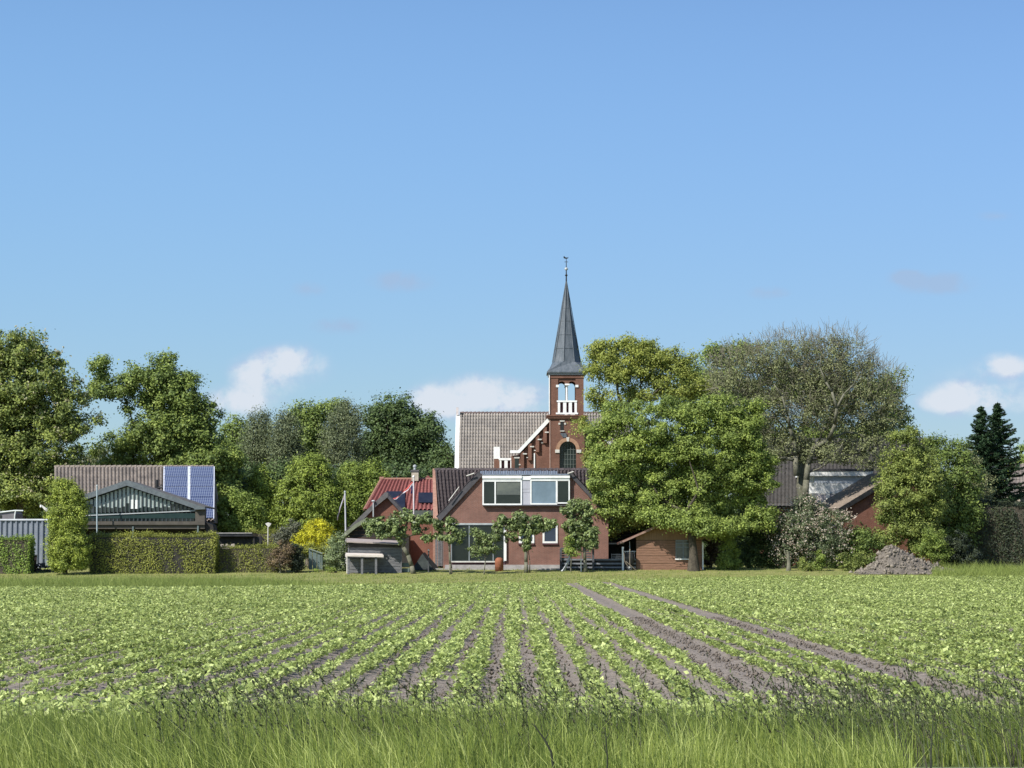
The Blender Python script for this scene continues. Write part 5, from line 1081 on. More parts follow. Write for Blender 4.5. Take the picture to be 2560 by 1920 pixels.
def flat_roof():
    Y = 152.0; g = .76; R = T('low_carport', 'low dark flat-roofed shelter behind the middle hedge', 'shelter', (X(590, Y), Y, g)); s = MB(); s.pbox(536, 632, 1333, 1341, Y, 3); s.build('roof', BLACK, R); MB().pbox(541, 630, 1331.5, 1333.8, Y-.05, .2).build('roof_edge', CONC, R); MB().pbox(536, 655, 1341.3, 1425, Y+1.2, .2).build('back_wall', BLACK, R)
    for q in (540, 634, 650): s = MB(); s.pbox(q-2, q+2, 1341, 1428, Y+.1, .1); s.build('post', DARK, R)
flat_roof()
def stones():
    Y = 149.5; R = T('stone_trough', 'pale stone trough showing above the middle hedge', 'trough', (X(568, Y), Y, .66)); rr = np.random.default_rng(2); s = MB()
    for i in range(8): c = X(553+i*4.4, Y); s.box(c-.055, c+.055, Y, Y+.3, .6, Z(1359+rr.uniform(0, 5), Y))
    s.build('stones', mat('pale_rock', (.52, .45, .38), (.38, .33, .28), 7, .9), R); MB().pbox(551, 588, 1372, 1380, Y-.05, .5).build('plinth', CONC, R)
stones()
def feeder():
    Y = 156.0; R = T('bird_table', 'small white bird table on a post above the middle hedge', 'bird table', (X(670, Y), Y, .8)); MB().tube((X(670, Y), Y, .8), P(670, 1317, Y), .035).build('pole', OFFW, R); s = MB(); s.pprism([(663, 1309), (670, 1306), (678, 1309), (675, 1314), (671, 1318), (667, 1314)], Y-.15, .3); s.build('tray', OFFW, R)
feeder()
def teal_fence():
    Y = 148.3; g = float(ter(Y)); R = T('teal_fence_panel', 'short blue green board panel beside the blossoming bush', 'fence panel', (X(790, Y), Y, g))
    s = MB(); 
    for i, (a, b) in enumerate(((772, 780.5), (782, 791.5), (793, 801.5), (803, 806))): s.pprism([(a, 1372+(a-770)*.33), (b, 1372+(b-770)*.33), (b, 1424), (a, 1424)], Y-.03*(i % 2), .05)
    s.build('boards', mat('teal_board', (.13, .17, .16)), R); s = MB(); s.path([P(772, 1372, Y-.08), P(806, 1384, Y-.08)], .045, 6); s.build('top_rail', mat('mossy_rail', (.22, .26, .22), (.17, .2, .16), 4, .8), R)
teal_fence()
# ---- heap of earth
def heap():
    Y = 146.5; g = float(ter(Y)); rr = np.random.default_rng(5); n = 70; V = []
    prof = np.interp
    for j in range(44):
        v = j/43
        for i in range(n):
            u = i/(n-1); px = 2132+u*270; h = float(np.interp(px-6, [2126, 2160, 2190, 2206, 2216, 2240, 2262, 2285, 2320, 2352, 2396], [0, 9, 30, 55, 66, 64, 50, 42, 24, 13, 0])); 
            d = 1-abs(v*2-1)**1.6; z = M(h, Y)*d; z += (abs(rr.normal(0, .07)) + .07*sin(u*37+v*9)*sin(v*23+u*11))*(z > .05)*min(1, z*2); V.append((X(px, Y), Y-.9+v*3.6, g-.05+max(0, z)))
    s = MB(); s.grid(V, 44, n); o = s.build('earth_heap', mat('heap_soil', (.185, .16, .132), (.092, .080, .067), 4, .95, 1, 14, detail=9), at=(X(2250, Y), Y, g)); tag(o, 'heap of brown grey earth at the far field edge', 'earth heap')
    N = 1500; k = rr.integers(0, len(V), N); c = np.array(V)[k]+rr.normal(0, .04, (N, 3)); ok = c[:, 2] > g; c = c[ok]; N = len(c)
    r = rr.gamma(1.8, .034, N)+.015; base = np.array([(1, 0, 0), (0, 1, 0), (-1, 0, 0), (0, -1, 0), (0, 0, 1), (0, 0, -1)], float)
    VV = c[:, None]+base[None]*r[:, None, None]*rr.uniform(.5, 1.3, (N, 6, 1)); f = np.array([(0,1,4),(1,2,4),(2,3,4),(3,0,4),(1,0,5),(2,1,5),(3,2,5),(0,3,5)])
    q = meshobj('lumps', VV.reshape(-1, 3), (f[None]+(np.arange(N)*6)[:, None, None]).reshape(-1, 3), mat('heap_lump', (.27, .235, .19), (.105, .09, .073), 5, .95), o)
heap()
# ================================================================ hedges, shrubs and trees
hedge('clipped laurel hedge at the far left before the container', -70, 74, 1345, 146.2, 1.6, LM['hedge2'], seed=1, name='clipped_hedge', leaf=.11)
hedge('long clipped green gold hedge between conifer and low shelter', 222, 538, 1338, 146.4, 2.0, LM['hedge'], seed=2, name='clipped_hedge', leaf=.085, dens=480, core=DARK)
hedge('lower olive hedge between the long hedge and the copper bush', 541, 694, 1366, 147.4, 1.5, LM['hedge'], seed=3, name='clipped_hedge', leaf=.075, dens=520, bulge=.07)
hedge('dark loose hedge behind the middle shelter', 612, 700, 1330, 158, 1.6, LM['hedge'], seed=8, name='clipped_hedge', dens=260, bulge=.25)
hedge('tall dark green hedge at the right edge', 2395, 2700, 1262, 157, 3.0, LM['black'], seed=4, name='tall_hedge', leaf=.13, dens=260, bulge=.2)

def columnar():
    Y = 145.6
    return shrub('tall narrow yellow green conifer beside the container', Y, [(158, 1245, 38, 50), (150, 1225, 24, 32), (162, 1300, 46, 50), (165, 1360, 50, 54), (168, 1405, 50, 26), (192, 1290, 32, 50), (198, 1375, 32, 50), (182, 1245, 28, 32)], LM['cypress'],
                 n=640, cr=.30, per=105, leaf=.11, seed=12, name='conifer', cat='conifer', stem=.09, inner=.2, up=.25, W=.5, base=163)
columnar()
shrub('copper brown rounded bush on a pale stem by the hedge end', 147.0, [(705, 1380, 26, 26), (700, 1400, 30, 30), (716, 1372, 20, 18)], LM['purple'], n=90, cr=.26, per=60, leaf=.09, seed=13, name='copper_bush', cat='bush', stem=.05, bm=BARKG)
shrub('dark green bush standing for the shaded right side of the copper bush', 147.6, [(740, 1395, 20, 38), (738, 1378, 18, 20), (742, 1415, 18, 20)], LM['black'], n=80, cr=.25, per=80, leaf=.09, seed=14, name='dark_bush', cat='bush')  # black-green leaves put the copper bush's shade into the colour
shrub('bright golden yellow shrub behind the copper bush', 152.5, [(785, 1335, 44, 38), (770, 1355, 42, 30), (812, 1350, 34, 32), (800, 1320, 26, 22)], LM['yellow'], n=170, cr=.26, per=62, leaf=.12, seed=15, name='golden_shrub', up=.6, W=.4)
shrub('grey purple shrub left of the golden yellow one', 153.5, [(715, 1332, 24, 26), (735, 1318, 24, 20), (700, 1348, 20, 20)], LM['grey'], n=70, cr=.26, per=60, leaf=.10, seed=16, name='grey_shrub')
shrub('olive bush below the golden shrub', 150.6, [(790, 1376, 40, 22), (760, 1372, 30, 20), (815, 1385, 20, 26)], LM['hedge'], n=70, cr=.25, per=70, leaf=.10, seed=17, name='olive_bush', cat='bush')
shrub('sage green bush with white flowers beside the grey shed', 148.8, [(835, 1385, 32, 40), (848, 1360, 26, 30), (828, 1415, 26, 20), (852, 1410, 18, 26)], LM['sage'], n=150, cr=.24, per=70, leaf=.09, seed=18, name='white_flowering_bush', cat='bush', extra=blossoms('blossoms', LM['white'], .22, .05, 3, .12))
shrub('low green plant at the foot of the white flowering bush', 147.2, [(822, 1425, 14, 10), (838, 1428, 10, 8), (792, 1426, 8, 7)], LM['bright'], n=26, cr=.14, per=40, leaf=.07, seed=19, name='low_plant', cat='plant')

tree('chestnut_tree', 'tall chestnut covered in pale flower candles at the left edge', 'tree', 176, [(45, 880, 85, 70), (110, 940, 70, 80), (20, 980, 120, 110), (150, 1040, 75, 80), (60, 1110, 140, 110), (185, 1075, 42, 90), (50, 1220, 150, 80), (165, 1170, 60, 60), (-90, 1040, 130, 200), (175, 990, 36, 50), (-60, 900, 90, 90)],
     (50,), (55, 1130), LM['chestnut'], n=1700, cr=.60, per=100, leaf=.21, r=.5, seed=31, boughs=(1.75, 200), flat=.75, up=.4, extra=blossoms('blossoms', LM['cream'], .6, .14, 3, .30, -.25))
tree('oak_tree', 'spreading oak with a domed crown and a side lobe left of the treeline', 'tree', 184, [(405, 940, 62, 62), (445, 990, 72, 70), (365, 1000, 50, 46), (255, 925, 40, 44), (240, 985, 24, 34), (300, 975, 44, 26), (335, 955, 36, 34), (410, 1080, 120, 70), (490, 1070, 66, 80), (545, 1150, 50, 66), (320, 1105, 66, 40), (310, 1150, 60, 36), (470, 1150, 130, 56), (590, 1160, 34, 50), (262, 1165, 22, 26), (560, 1225, 60, 46), (242, 1120, 20, 20)],
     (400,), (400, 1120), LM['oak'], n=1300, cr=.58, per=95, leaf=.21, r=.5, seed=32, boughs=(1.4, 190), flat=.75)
tree('background_tree', 'pale green tree seen in the gap between chestnut and oak', 'tree', 215, [(235, 1140, 34, 30), (240, 1170, 44, 30)], (236,), (236, 1200), LM['willow'], n=60, cr=.7, per=60, leaf=.22, seed=33)
grp = 'trees of the distant treeline'
tree('treeline_tree', 'green rounded tree at the left end of the treeline', 'tree', 214, [(592, 1085, 36, 42), (580, 1130, 44, 40), (610, 1140, 40, 50)], (592,), (592, 1180), LM['oak'], n=150, cr=.8, per=75, leaf=.24, seed=34, group=grp)
tree('birch_tree', 'grey green birch with hanging twigs, first from the left in the treeline', 'tree', 206, [(648, 1075, 36, 46), (640, 1120, 44, 60), (660, 1160, 50, 60), (632, 1170, 40, 50)], (645,), (645, 1100), LM['birch'], bm=BARKG, n=230, cr=.75, per=85, leaf=.20, seed=35, group=grp, droop=(0, 0, -1.6), flat=1.3, W=.4, up=.1, inner=.35)
tree('birch_tree', 'slimmer grey birch right beside the first birch', 'tree', 204, [(715, 1080, 36, 46), (712, 1130, 40, 60), (730, 1160, 40, 50)], (716,), (716, 1100), LM['birch'], bm=BARKG, n=200, cr=.75, per=85, leaf=.20, seed=36, group=grp, droop=(0, 0, -1.6), flat=1.3, W=.4, up=.1, inner=.35)
tree('treeline_tree', 'mid green tree rising between the birches of the treeline', 'tree', 216, [(768, 1045, 46, 48), (780, 1090, 55, 50), (830, 1030, 48, 34), (850, 1025, 34, 30), (790, 1140, 60, 50), (745, 1050, 26, 30)], (790,), (790, 1120), LM['oak'], n=320, cr=.7, per=80, leaf=.22, boughs=(1.3, 50), seed=37, group=grp)
tree('birch_tree', 'dull grey brown birch left of the darkest treeline tree', 'tree', 205, [(858, 1050, 34, 50), (850, 1110, 54, 60), (862, 1155, 55, 50), (885, 1055, 22, 44)], (858,), (858, 1080), LM['birch'], bm=BARKG, n=270, cr=.75, per=85, leaf=.19, seed=38, group=grp, droop=(0, 0, -1.3), flat=1.2, W=.4, up=.1, inner=.35)
tree('treeline_tree', 'largest darkest oak of the treeline left of the church', 'tree', 212, [(985, 1030, 66, 48), (950, 1060, 44, 60), (1010, 1080, 90, 70), (1070, 1075, 50, 50), (1095, 1120, 36, 50), (960, 1130, 80, 60), (1060, 1150, 70, 50)], (1000,), (1000, 1110), LM['deep'], n=760, cr=.7, per=85, leaf=.22, boughs=(1.35, 130), seed=39, group=grp)
tree('treeline_tree', 'small dark tree at the right end of the treeline beside the church', 'tree', 209, [(1110, 1150, 24, 40), (1122, 1165, 22, 40), (1085, 1180, 40, 30)], (1110,), (1110, 1190), LM['deep'], n=90, cr=.7, per=75, leaf=.22, seed=40, group=grp)
tree('distant_foliage', 'low dark trees filling the foot of the treeline', 'tree', 200, [(620, 1200, 80, 40), (720, 1200, 80, 40), (850, 1200, 100, 40), (980, 1200, 80, 40), (1060, 1205, 50, 40)], (820,), (820, 1230), LM['deep'], n=300, cr=.9, per=75, leaf=.26, seed=41, group=grp)
tree('conifer_tree', 'broad rounded yellow green conifer in the middle of the gardens', 'conifer', 184, [(775, 1190, 56, 52), (770, 1235, 80, 60), (730, 1250, 45, 56), (815, 1250, 44, 60), (775, 1290, 85, 50), (795, 1165, 22, 26)], (775,), (775, 1220), LM['conif'], n=420, cr=.5, per=105, leaf=.19, seed=42, dz=.9, W=.45, up=.3)
tree('conifer_tree', 'bushy conifer behind the grey flagpole', 'conifer', 185, [(890, 1200, 48, 44), (935, 1190, 40, 40), (900, 1250, 66, 56), (940, 1240, 50, 50), (870, 1290, 50, 50)], (905,), (905, 1230), LM['conif'], n=330, cr=.5, per=105, leaf=.19, seed=43, W=.45, up=.3, tbias=.35)
tree('conifer_tree', 'slender light conifer left of the broad rounded one', 'conifer', 186, [(650, 1195, 26, 34), (655, 1235, 40, 44), (650, 1280, 40, 50)], (652,), (652, 1230), LM['conif'], n=160, cr=.5, per=95, leaf=.19, seed=44, W=.45, up=.3, tbias=.6)
shrub('bright lime green shrub right of the solar panels', 172, [(585, 1262, 46, 38), (565, 1295, 34, 40), (620, 1290, 40, 36), (640, 1265, 26, 26), (590, 1310, 60, 30), (630, 1318, 40, 20)], LM['bright'], n=260, cr=.42, per=75, leaf=.17, seed=45, name='lime_shrub')
tree('distant_foliage', 'dark understorey right of the solar panel barn', 'tree', 188, [(570, 1200, 50, 50), (600, 1240, 60, 50), (540, 1230, 30, 50), (690, 1300, 60, 44)], (580,), (580, 1220), LM['deep'], n=200, cr=.7, per=80, leaf=.22, seed=46)
tree('distant_foliage', 'dark trees standing behind the low barn roof', 'tree', 190, [(330, 1190, 90, 40), (200, 1200, 70, 40), (450, 1200, 80, 40), (90, 1250, 90, 50)], (300,), (300, 1220), LM['deep'], n=240, cr=.8, per=80, leaf=.24, seed=47)

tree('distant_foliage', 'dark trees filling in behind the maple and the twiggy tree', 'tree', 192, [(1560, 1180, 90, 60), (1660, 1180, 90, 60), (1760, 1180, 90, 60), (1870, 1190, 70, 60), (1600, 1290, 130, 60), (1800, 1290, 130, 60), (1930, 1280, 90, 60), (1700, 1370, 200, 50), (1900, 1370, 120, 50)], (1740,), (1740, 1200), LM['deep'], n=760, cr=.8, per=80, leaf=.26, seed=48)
def far_wood():
    rng = np.random.default_rng(99); Y = 240; n = 1500; px = rng.uniform(-500, 3100, n); top = 1255+30*np.sin(px*.011)+18*np.sin(px*.037+1); py = top+rng.random(n)**.8*(1395-top)
    pts = np.array([P(a, b, Y+rng.uniform(-5, 7)) for a, b in zip(px, py)]); o = foliage('far_wood', LM['deep'], None, pts, units(n, rng), 1.5, 42, .5, rng); tag(o, 'low dark woodland far behind the village', kind='stuff')
far_wood()
# ---- right half
tree('maple_tree', 'large round green maple on the lawn over the brown shed', 'tree', 148.9, [(1650, 1078, 125, 88, 1), (1560, 1120, 88, 88, 1.5), (1745, 1085, 110, 90, 1), (1600, 1220, 120, 90, 2.2), (1745, 1220, 120, 95, 2.2), (1850, 1170, 82, 85, 1.5), (1850, 1080, 72, 66, 1.2), (1550, 1275, 66, 50, 2.6), (1670, 1300, 130, 38, 2.8), (1800, 1300, 95, 44, 2.6), (1885, 1238, 52, 50, 2), (1512, 1195, 46, 84, 2), (1800, 1020, 70, 50, 1), (1530, 1320, 40, 22, 2.6), (1500, 1265, 30, 40, 2.2), (1920, 1290, 40, 40, 2), (1890, 1120, 40, 50, 1.5), (1765, 1318, 75, 26, -.7), (1695, 1305, 60, 24, -.5), (1640, 1290, 50, 24, -.2), (1830, 1315, 50, 30, .4), (1730, 1290, 60, 24, 0), (1505, 1090, 44, 56, 2), (1545, 1035, 60, 46, 1.5), (1880, 1020, 50, 40, 1.5), (1905, 1185, 44, 60, 1.5), (1900, 1300, 50, 36, 1.5)],
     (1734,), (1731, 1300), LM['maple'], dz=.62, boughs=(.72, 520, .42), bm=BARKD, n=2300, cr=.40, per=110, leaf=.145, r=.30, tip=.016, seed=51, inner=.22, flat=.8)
tree('young_oak_tree', 'airy yellow green oak behind the church tower', 'tree', 178, [(1515, 885, 52, 36), (1600, 885, 64, 40), (1675, 905, 58, 36), (1560, 935, 84, 36), (1480, 920, 24, 46), (1650, 955, 56, 26), (1485, 985, 22, 26), (1590, 985, 60, 24), (1725, 915, 34, 44), (1745, 960, 40, 40), (1690, 980, 60, 26), (1520, 1010, 40, 40), (1560, 860, 40, 20), (1500,865,26,20),  (1460, 1065, 22, 18), (1480, 1130, 24, 20), (1470, 1155, 22, 16)],
     (1600,), (1590, 1060), LM['autumn'], bm=BARKD, n=900, cr=.5, per=60, leaf=.16, r=.35, boughs=(.95, 170), seed=52, inner=.3)
tree('background_tree', 'dark green oak mass behind the bare twiggy tree', 'tree', 186, [(1800, 905, 44, 44), (1860, 880, 60, 34), (1830, 980, 90, 70), (1940, 960, 90, 60), (2080, 990, 90, 70), (2190, 960, 56, 60), (2235, 1030, 44, 60), (2170, 1080, 90, 50), (2060, 1080, 80, 40), (1775, 960, 44, 66), (1790, 890, 34, 34), (1900, 1090, 90, 50), (1735, 955, 50, 60), (1700, 1010, 60, 40)], (2020,), (2020, 1080), LM['oak'], n=640, cr=.7, per=90, leaf=.22, r=.5, boughs=(1.3, 150), seed=53, tbias=.5)
tree('bare_tree', 'huge grey twiggy tree with thin new leaves over the right house', 'tree', 160, [(1850, 945, 80, 76), (1975, 905, 100, 66), (2090, 910, 96, 74), (2170, 985, 84, 86), (1900, 1030, 90, 70), (2040, 1000, 110, 80), (2150, 1070, 70, 50), (1950, 1110, 70, 44), (1925, 1135, 50, 28), (2060, 1125, 80, 44), (2150, 1130, 70, 44), (2190, 1140, 40, 40), (1915, 1170, 30, 40), (2215, 1050, 50, 60), (2090, 860, 40, 24)],
     (2010,), (2003, 1120), LM['willow'], bm=BARKG, n=1500, cr=.5, per=62, leaf=.12, r=.42, tip=.018, seed=54, inner=.4)
def twigs():
    """bare upright twigs and pale limbs of the twiggy tree"""
    R = [o for o in C.objects if o.name == 'bare_tree'][0]; rng = np.random.default_rng(77); Y = 160
    pts, out, _ = blobpts([(1850, 935, 86, 80), (1975, 895, 108, 70), (2090, 900, 104, 78), (2180, 980, 86, 90), (1900, 1030, 90, 70), (2040, 1000, 110, 80)], Y, 5200, rng, .85, (.75, 1.05), .25)
    n = len(pts); d = nrm(out*.7+np.array([0, 0, .8])+rng.normal(0, .6, (n, 3))); L = rng.uniform(.35, .95, n)[:, None]; m = pts+d*L*.5+rng.normal(0, .06, (n, 3)); e = pts+d*L+rng.normal(0, .1, (n, 3))
    v1, f1 = tubes(pts, m, np.full(n, .015), np.full(n, .012), 3); v2, f2 = tubes(m, e, np.full(n, .012), np.full(n, .006), 3)
    o = meshobj('twigs', np.concatenate([v1, v2]), np.concatenate([f1, f2+len(v1)]), mat('twig', (.26, .24, .175), (.15, .14, .10), 3, .9), R)
    mb = MB(); y = Y-.6
    for pl, r0, r1 in (([(2012, 1250), (2016, 1200), (2020, 1160), (2035, 1120)], .24, .17), ([(2035, 1120), (2072, 1100), (2088, 1060), (2092, 1020), (2080, 980), (2065, 955)], .17, .06), ([(1992, 1190), (1988, 1140), (1985, 1100), (1975, 1070), (1970, 1040)], .22, .07), ([(1985, 1150), (1966, 1145), (1940, 1144), (1920, 1152), (1910, 1165)], .13, .04), ([(1975, 1140), (1962, 1112), (1952, 1100)], .15, .07),
                       ([(1998, 1130), (1996, 1110), (2000, 1090)], .13, .06), ([(2110, 1150), (2135, 1145), (2165, 1165), (2190, 1170)], .06, .03), ([(2072, 1100), (2115, 1080), (2150, 1085), (2175, 1105)], .08, .03), ([(2065, 955), (2050, 920), (2052, 890)], .06, .03), ([(2092, 1020), (2110, 985), (2135, 960), (2150, 930)], .08, .03), ([(1970, 1040), (1955, 990), (1935, 960)], .07, .03)):
        k = len(pl); mb.path([P(a, b, y-(.0 if b > 1110 else 2.0*min(1, (1110-b)/90))) for i, (a, b) in enumerate(pl)], [r0+(r1-r0)*i/(k-1) for i in range(k)], 8)
    mb.build('limbs', BARKG, R, smooth=True)
twigs()
tree('lime_green_tree', 'light yellow green leafy tree standing behind the earth heap', 'tree', 153, [(2262, 1100, 44, 40), (2262, 1160, 60, 60), (2245, 1230, 60, 70), (2300, 1220, 60, 70), (2240, 1300, 55, 60), (2300, 1310, 60, 60), (2225, 1345, 44, 36), (2335, 1250, 40, 70),  (2310, 1150, 40, 50), (2300, 1375, 50, 34)], (2277,), (2275, 1290), LM['cone'], n=820, cr=.38, per=82, leaf=.135, r=.14, boughs=(.75, 160), seed=55, inner=.3, dz=1.0)
tree('garden_tree', 'darker leafy tree between the light green tree and spruces', 'tree', 157, [(2345, 1125, 44, 34), (2365, 1190, 66, 60), (2370, 1270, 66, 66), (2350, 1340, 60, 60), (2395, 1130, 34, 30), (2410, 1200, 44, 60), (2420, 1300, 40, 60)], (2370,), (2370, 1260), LM['oak'], n=400, cr=.48, per=85, leaf=.15, r=.16, seed=56, tbias=.35, inner=.35)
tree('garden_tree', 'brownish thin-leaved tree in front of the spruces', 'tree', 161, [(2420, 1160, 34, 44), (2440, 1220, 50, 60), (2430, 1290, 60, 50)], (2430,), (2430, 1240), LM['willow'], n=170, cr=.45, per=60, leaf=.13, r=.12, seed=57, inner=.4)
def spruce(label, px, pytop, pybase, Y, hw, seed):
    rng = np.random.default_rng(seed); g = float(ter(Y)); zt = Z(pytop, Y); x = X(px, Y); R = T('spruce_tree', label, 'spruce', (x, Y, g), 'dark spruces at the right'); H = zt-g
    V, Q = tubes(np.array([[x, Y, g-.1], [x, Y, g+H*.6]]), np.array([[x, Y, g+H*.6], [x, Y, zt]]), np.array([.2, .1]), np.array([.1, .015]), 8); meshobj('trunk', V, Q, BARKD, R, smooth=True)
    C0 = []; TD = []; p, q, ra, rb = [], [], [], []
    z = zt-.15; 
    while z > g+H*.08:
        f = (zt-z)/H; R_ = M(hw, Y)*min(1, f*1.5)**1.0*1.35+.07; k = rng.integers(6, 10)
        for a in rng.uniform(0, 2*pi, k):
            r_ = R_*rng.uniform(.55, 1.2); d = np.array([cos(a), sin(a), 0]); n = max(3, int(r_/.13)); t = np.arange(1, n+1)/n
            P_ = np.array([x, Y, z])+d*(t*r_)[:, None]+np.array([0, 0, 1.])*(-.30*r_*t+.36*r_*t**2.4)[:, None]
            p.append(np.array([x, Y, z])); q.append(P_[-1]); ra.append(.02); rb.append(.006)
            for j in range(n):
                m_ = 13; sp = .05+.16*(1-t[j])*min(1, r_); c = P_[j]+np.cross(d, [0, 0, 1])*rng.normal(0, sp, m_)[:, None]+rng.normal(0, .035, (m_, 3))-np.array([0, 0, .05]); C0.append(c); TD.append(np.tile(d*1.1+np.array([0, 0, .1 if f < .2 else -.35]), (m_, 1)))
        z -= .11+.19*min(1, f*2)*rng.uniform(.8, 1.2)
    c = np.concatenate(C0); td = np.concatenate(TD); V, Q = leafquads(c, nrm(rng.normal(0, .6, c.shape)+np.array([0, 0, .8])), rng.uniform(.14, .26, len(c)), .075, rng, tdir=td, tw=.5)
    meshobj('crown', V, Q, LM['spruce'], R, tint=np.clip(rng.normal(.45, .25, len(c)), 0, 1)); V, Q = tubes(np.array(p), np.array(q), np.array(ra), np.array(rb), 3); meshobj('boughs', V, Q, BARKD, R)
spruce('left and slightly shorter of the two dark spruces', 2458, 1013, 1400, 166, 92, 61); spruce('right and taller of the two dark spruces', 2500, 1004, 1400, 168, 98, 62)
tree('distant_foliage', 'green trees at the right edge behind the far house', 'tree', 196, [(2555, 1160, 30, 34), (2600, 1150, 60, 60), (2540, 1190, 30, 26), (2620, 1200, 60, 60)], (2600,), (2600, 1200), LM['maple'], n=120, cr=.7, per=80, leaf=.22, seed=58)
shrub('tall pink and cream flowering shrub before the right house', 151.5, [(2010, 1300, 66, 50), (2060, 1310, 60, 56), (1985, 1330, 54, 60), (2040, 1360, 76, 54), (2010, 1260, 36, 30), (2085, 1350, 40, 50), (1960, 1370, 34, 40), (1945, 1325, 30, 44), (2110, 1325, 26, 44)], LM['rhodo'], n=420, cr=.32, per=62, leaf=.10, seed=63, name='blossoming_shrub', stem=.1, tbias=.5, inner=.3, extra=blossoms('blossoms', LM['pink'], .5, .07, 9, .22))
shrub('bright green conical bush right of the brown shed', 150, [(1822, 1360, 22, 26), (1820, 1390, 30, 34), (1824, 1412, 32, 20), (1808, 1340, 16, 16)], LM['bright'], n=130, cr=.22, per=80, leaf=.10, seed=64, name='conical_bush', cat='bush', tbias=.3)
shrub('dark purple bush between the brown shed and the conical bush', 152.5, [(1778, 1385, 22, 44), (1785, 1345, 26, 26)], LM['purple'], n=60, cr=.28, per=60, leaf=.11, seed=65, name='purple_bush', cat='bush', tbias=.1)
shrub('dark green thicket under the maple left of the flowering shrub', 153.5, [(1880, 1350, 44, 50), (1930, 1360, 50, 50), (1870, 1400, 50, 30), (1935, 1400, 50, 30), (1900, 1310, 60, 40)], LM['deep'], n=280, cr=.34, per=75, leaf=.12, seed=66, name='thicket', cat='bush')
shrub('small bright shrub left at the foot of the flowering shrub', 148.6, [(2008, 1410, 16, 18), (2020, 1420, 14, 12)], LM['cone'], n=44, cr=.17, per=50, leaf=.09, seed=67, name='small_shrub')
shrub('upright bright shrub in the middle below the flowering shrub', 148.8, [(2050, 1396, 14, 24), (2046, 1412, 16, 18)], LM['bright'], n=44, cr=.17, per=50, leaf=.09, seed=68, name='small_shrub', tbias=.35)
shrub('loose bright shrub between flowering shrub and earth heap', 149.0, [(2110, 1402, 18, 26), (2150, 1398, 18, 24), (2130, 1415, 30, 14), (2168, 1390, 8, 18)], LM['cone'], n=80, cr=.18, per=50, leaf=.09, seed=69, name='small_shrub', tbias=.3)
shrub('dark leafy bushes behind the earth heap', 151.8, [(2150, 1350, 44, 34), (2120, 1370, 44, 40), (2185, 1370, 34, 40), (2150, 1400, 60, 30), (2100, 1400, 40, 30)], LM['oak'], n=210, cr=.32, per=75, leaf=.12, seed=70, name='dark_bush', cat='bush', tbias=.35)
shrub('bright shrub on the right flank of the earth heap', 150.5, [(2330, 1345, 34, 30), (2345, 1380, 34, 34), (2310, 1375, 26, 26)], LM['bright'], n=100, cr=.26, per=60, leaf=.11, seed=71, name='flank_shrub', tbias=.25)
shrub('black green bush right of the earth heap', 151.5, [(2390, 1370, 36, 46), (2365, 1400, 30, 24), (2420, 1395, 40, 30)], LM['black'], n=130, cr=.3, per=75, leaf=.12, seed=72, name='dark_bush', cat='bush')
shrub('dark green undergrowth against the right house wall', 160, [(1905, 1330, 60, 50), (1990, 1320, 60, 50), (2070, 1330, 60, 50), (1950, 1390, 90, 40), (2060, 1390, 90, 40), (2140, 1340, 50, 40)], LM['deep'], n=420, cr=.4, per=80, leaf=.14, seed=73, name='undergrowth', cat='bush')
def stump(px, lab):
    Y = 149.0; g = float(ter(Y)); R = T('tree_stump', lab, 'stump', (X(px, Y), Y, g)); s = MB(); s.path([(X(px, Y), Y, g-.05), (X(px+1, Y), Y, g+.5), P(px-1, 1378, Y)], [.17, .12, .10], 9); s.build('trunk', BARKG, R); MB().path([P(px, 1395, Y), P(px-8, 1384, Y), P(px-11, 1372, Y)], [.07, .05, .03], 6).build('branch', BARKG, R)
stump(1971, 'pale bare trunk below the flowering shrub')
# ---- espalier row: pollarded trees with big leaves
def espalier(label, Y, base, trunkpts, arms, blobs, r, lm, seed, n, leaf=.19, cr=.19, per=18, name='espalier_tree'):
    rng = np.random.default_rng(seed); g = float(ter(Y)); R = T(name, label, 'tree', (X(base, Y), Y, g), 'row of pollarded trees before the brick house'); mb = MB(); pl = [(X(base, Y), Y, g-.05)]+[P(a, b, Y) for a, b in trunkpts]; k = len(pl)
    mb.path(pl, [r*(1.25 if i == 0 else 1-.35*i/k) for i in range(k)], 9); mb.build('trunk', BARKG, R, smooth=True); mb = MB()
    for pl, r0 in arms: k = len(pl); mb.path([P(a, b, Y+rng.normal(0, .08)) for a, b in pl], [r0*(1-.6*i/(k-1)) for i in range(k)], 7)
    mb.build('limbs', BARK, R, smooth=True)
    pts, out, _ = blobpts(blobs, Y, n, rng, .8, (.5, 1.0), .5)
    ar = [P(a, b, Y) for pl, _ in arms for a, b in pl]; ar = np.array(ar); j = np.argmin(((pts[:, None]-ar[None])**2).sum(2), 1); a0 = ar[j]; V, Q = tubes(a0, pts, np.full(len(pts), .018), np.full(len(pts), .008), 4); meshobj('twigs', V, Q, BARK, R)
    foliage('crown', lm, R, pts, out, cr, per, leaf, rng, up=.35, droop=(0, 0, -.7), W=.6)
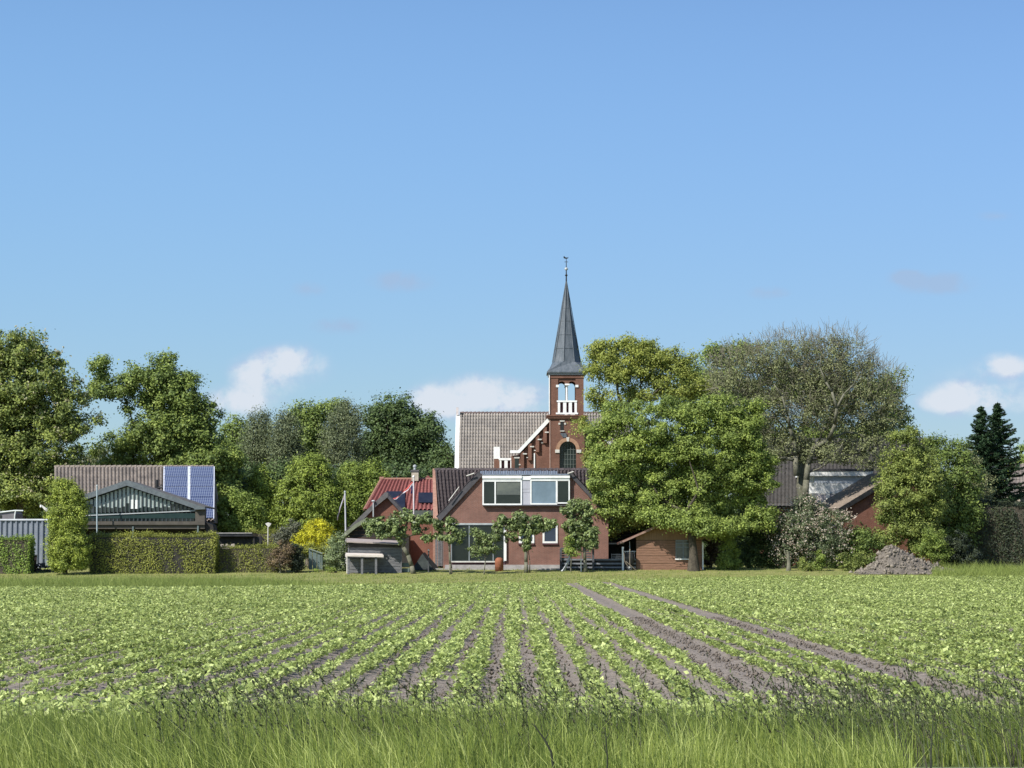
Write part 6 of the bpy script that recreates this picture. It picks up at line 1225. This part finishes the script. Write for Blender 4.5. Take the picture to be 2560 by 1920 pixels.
espalier('leaning pollard with a thick crooked trunk beside the grey shed', 146.4, 1034, [(1029, 1415), (1020, 1388), (1008, 1368), (1008, 1345), (1012, 1325)], [([(1012, 1330), (990, 1318), (960, 1316), (925, 1316)], .08), ([(1012, 1325), (1020, 1300), (1035, 1290), (1070, 1292)], .08), ([(1010, 1345), (1030, 1338), (1060, 1335)], .06), ([(1000, 1320), (990, 1300), (975, 1290)], .05), ([(925, 1316), (915, 1330)], .04)],
         [(945, 1310, 38, 20), (925, 1325, 20, 18), (985, 1310, 36, 34), (1010, 1290, 26, 16), (1035, 1300, 36, 20), (1000, 1335, 22, 18), (965, 1335, 26, 14), (1075, 1300, 20, 18), (1065, 1345, 22, 10), (1045, 1325, 26, 12), (1002, 1352, 14, 8)], .15, LM['pear'], 81, 250, per=32)
espalier('thin twin-stemmed pollard left of the glass door', 145.9, 1126, [(1125, 1410), (1124, 1380), (1122, 1350), (1118, 1322)], [([(1118, 1325), (1105, 1318), (1085, 1322)], .04), ([(1120, 1330), (1135, 1322), (1152, 1330)], .04), ([(1118, 1325), (1120, 1305), (1122, 1295)], .03), ([(1130, 1441), (1129, 1420), (1127, 1400)], .05)],
         [(1122, 1300, 16, 12), (1100, 1312, 20, 12), (1095, 1330, 16, 14), (1130, 1320, 22, 16), (1150, 1335, 14, 18), (1110, 1345, 16, 8), (1150, 1352, 12, 6), (1128, 1345, 14, 18)], .065, LM['pear'], 82, 84, per=28)
espalier('small young pollard before the glass door', 145.8, 1210, [(1211, 1425), (1213, 1405), (1212, 1390), (1210, 1365)], [([(1212, 1392), (1195, 1385), (1188, 1375)], .025), ([(1212, 1385), (1230, 1380), (1238, 1370)], .025), ([(1210, 1365), (1200, 1340), (1192, 1325)], .025), ([(1212, 1395), (1222, 1390), (1232, 1388)], .02)],
         [(1190, 1332, 16, 15), (1182, 1368, 13, 11), (1225, 1350, 20, 20), (1190, 1385, 14, 9), (1230, 1372, 18, 16), (1208, 1350, 22, 22), (1212, 1372, 22, 14), (1200, 1340, 18, 18)], .035, LM['pear'], 83, 100, leaf=.15, per=26)
espalier('umbrella shaped pollard with wide arms before the small windows', 147.2, 1316, [(1315, 1405), (1315, 1380), (1314, 1350), (1312, 1325)], [([(1312, 1328), (1290, 1318), (1260, 1314), (1235, 1320)], .07), ([(1312, 1325), (1335, 1312), (1365, 1308), (1388, 1308)], .07), ([(1312, 1325), (1300, 1300), (1255, 1292)], .05), ([(1313, 1330), (1318, 1300), (1330, 1290)], .05), ([(1324, 1435), (1324, 1400), (1320, 1370)], .05), ([(1312, 1345), (1295, 1350), (1280, 1345)], .04)],
         [(1256, 1300, 22, 18), (1245, 1325, 20, 22), (1278, 1312, 24, 20), (1275, 1342, 20, 14), (1300, 1300, 30, 22), (1335, 1305, 32, 20), (1370, 1308, 26, 16), (1315, 1325, 28, 16), (1345, 1322, 24, 12), (1318, 1345, 12, 22), (1238, 1340, 12, 22), (1318, 1368, 14, 8), (1295, 1288, 16, 10)], .12, LM['pear'], 84, 270, per=32)
espalier('tall narrow pollard with a dense crown right of the small windows', 147.6, 1464, [(1462, 1400), (1461, 1370), (1460, 1340), (1458, 1300), (1456, 1270)], [([(1460, 1350), (1435, 1335), (1415, 1320)], .05), ([(1460, 1345), (1480, 1335), (1492, 1330)], .05), ([(1458, 1310), (1435, 1290), (1412, 1275)], .05), ([(1458, 1305), (1478, 1290), (1485, 1280)], .05), ([(1460, 1380), (1435, 1375)], .03)],
         [(1445, 1262, 26, 18), (1425, 1280, 24, 24), (1465, 1278, 22, 26), (1430, 1315, 26, 26), (1462, 1312, 26, 26), (1480, 1335, 20, 20), (1440, 1350, 28, 24), (1475, 1358, 22, 14), (1425, 1375, 18, 12), (1484, 1365, 12, 10)], .11, LM['pear'], 85, 300, per=30)
espalier('slim young sapling left of the tall narrow pollard', 147.0, 1427, [(1427, 1420), (1428, 1400), (1430, 1380)], [([(1430, 1385), (1422, 1370), (1420, 1355)], .02), ([(1428, 1392), (1440, 1380), (1444, 1372)], .02)], [(1424, 1372, 14, 16), (1436, 1384, 12, 10), (1422, 1350, 14, 14)], .03, LM['maple'], 86, 46, leaf=.13, per=24, name='sapling')

for o in list(C.objects):                        # masses of trees nobody could count
    if o.parent is None and o.name.startswith('distant_foliage'):
        o['kind'] = 'stuff'
        for k_ in ('category', 'group'):
            if k_ in o: del o[k_]
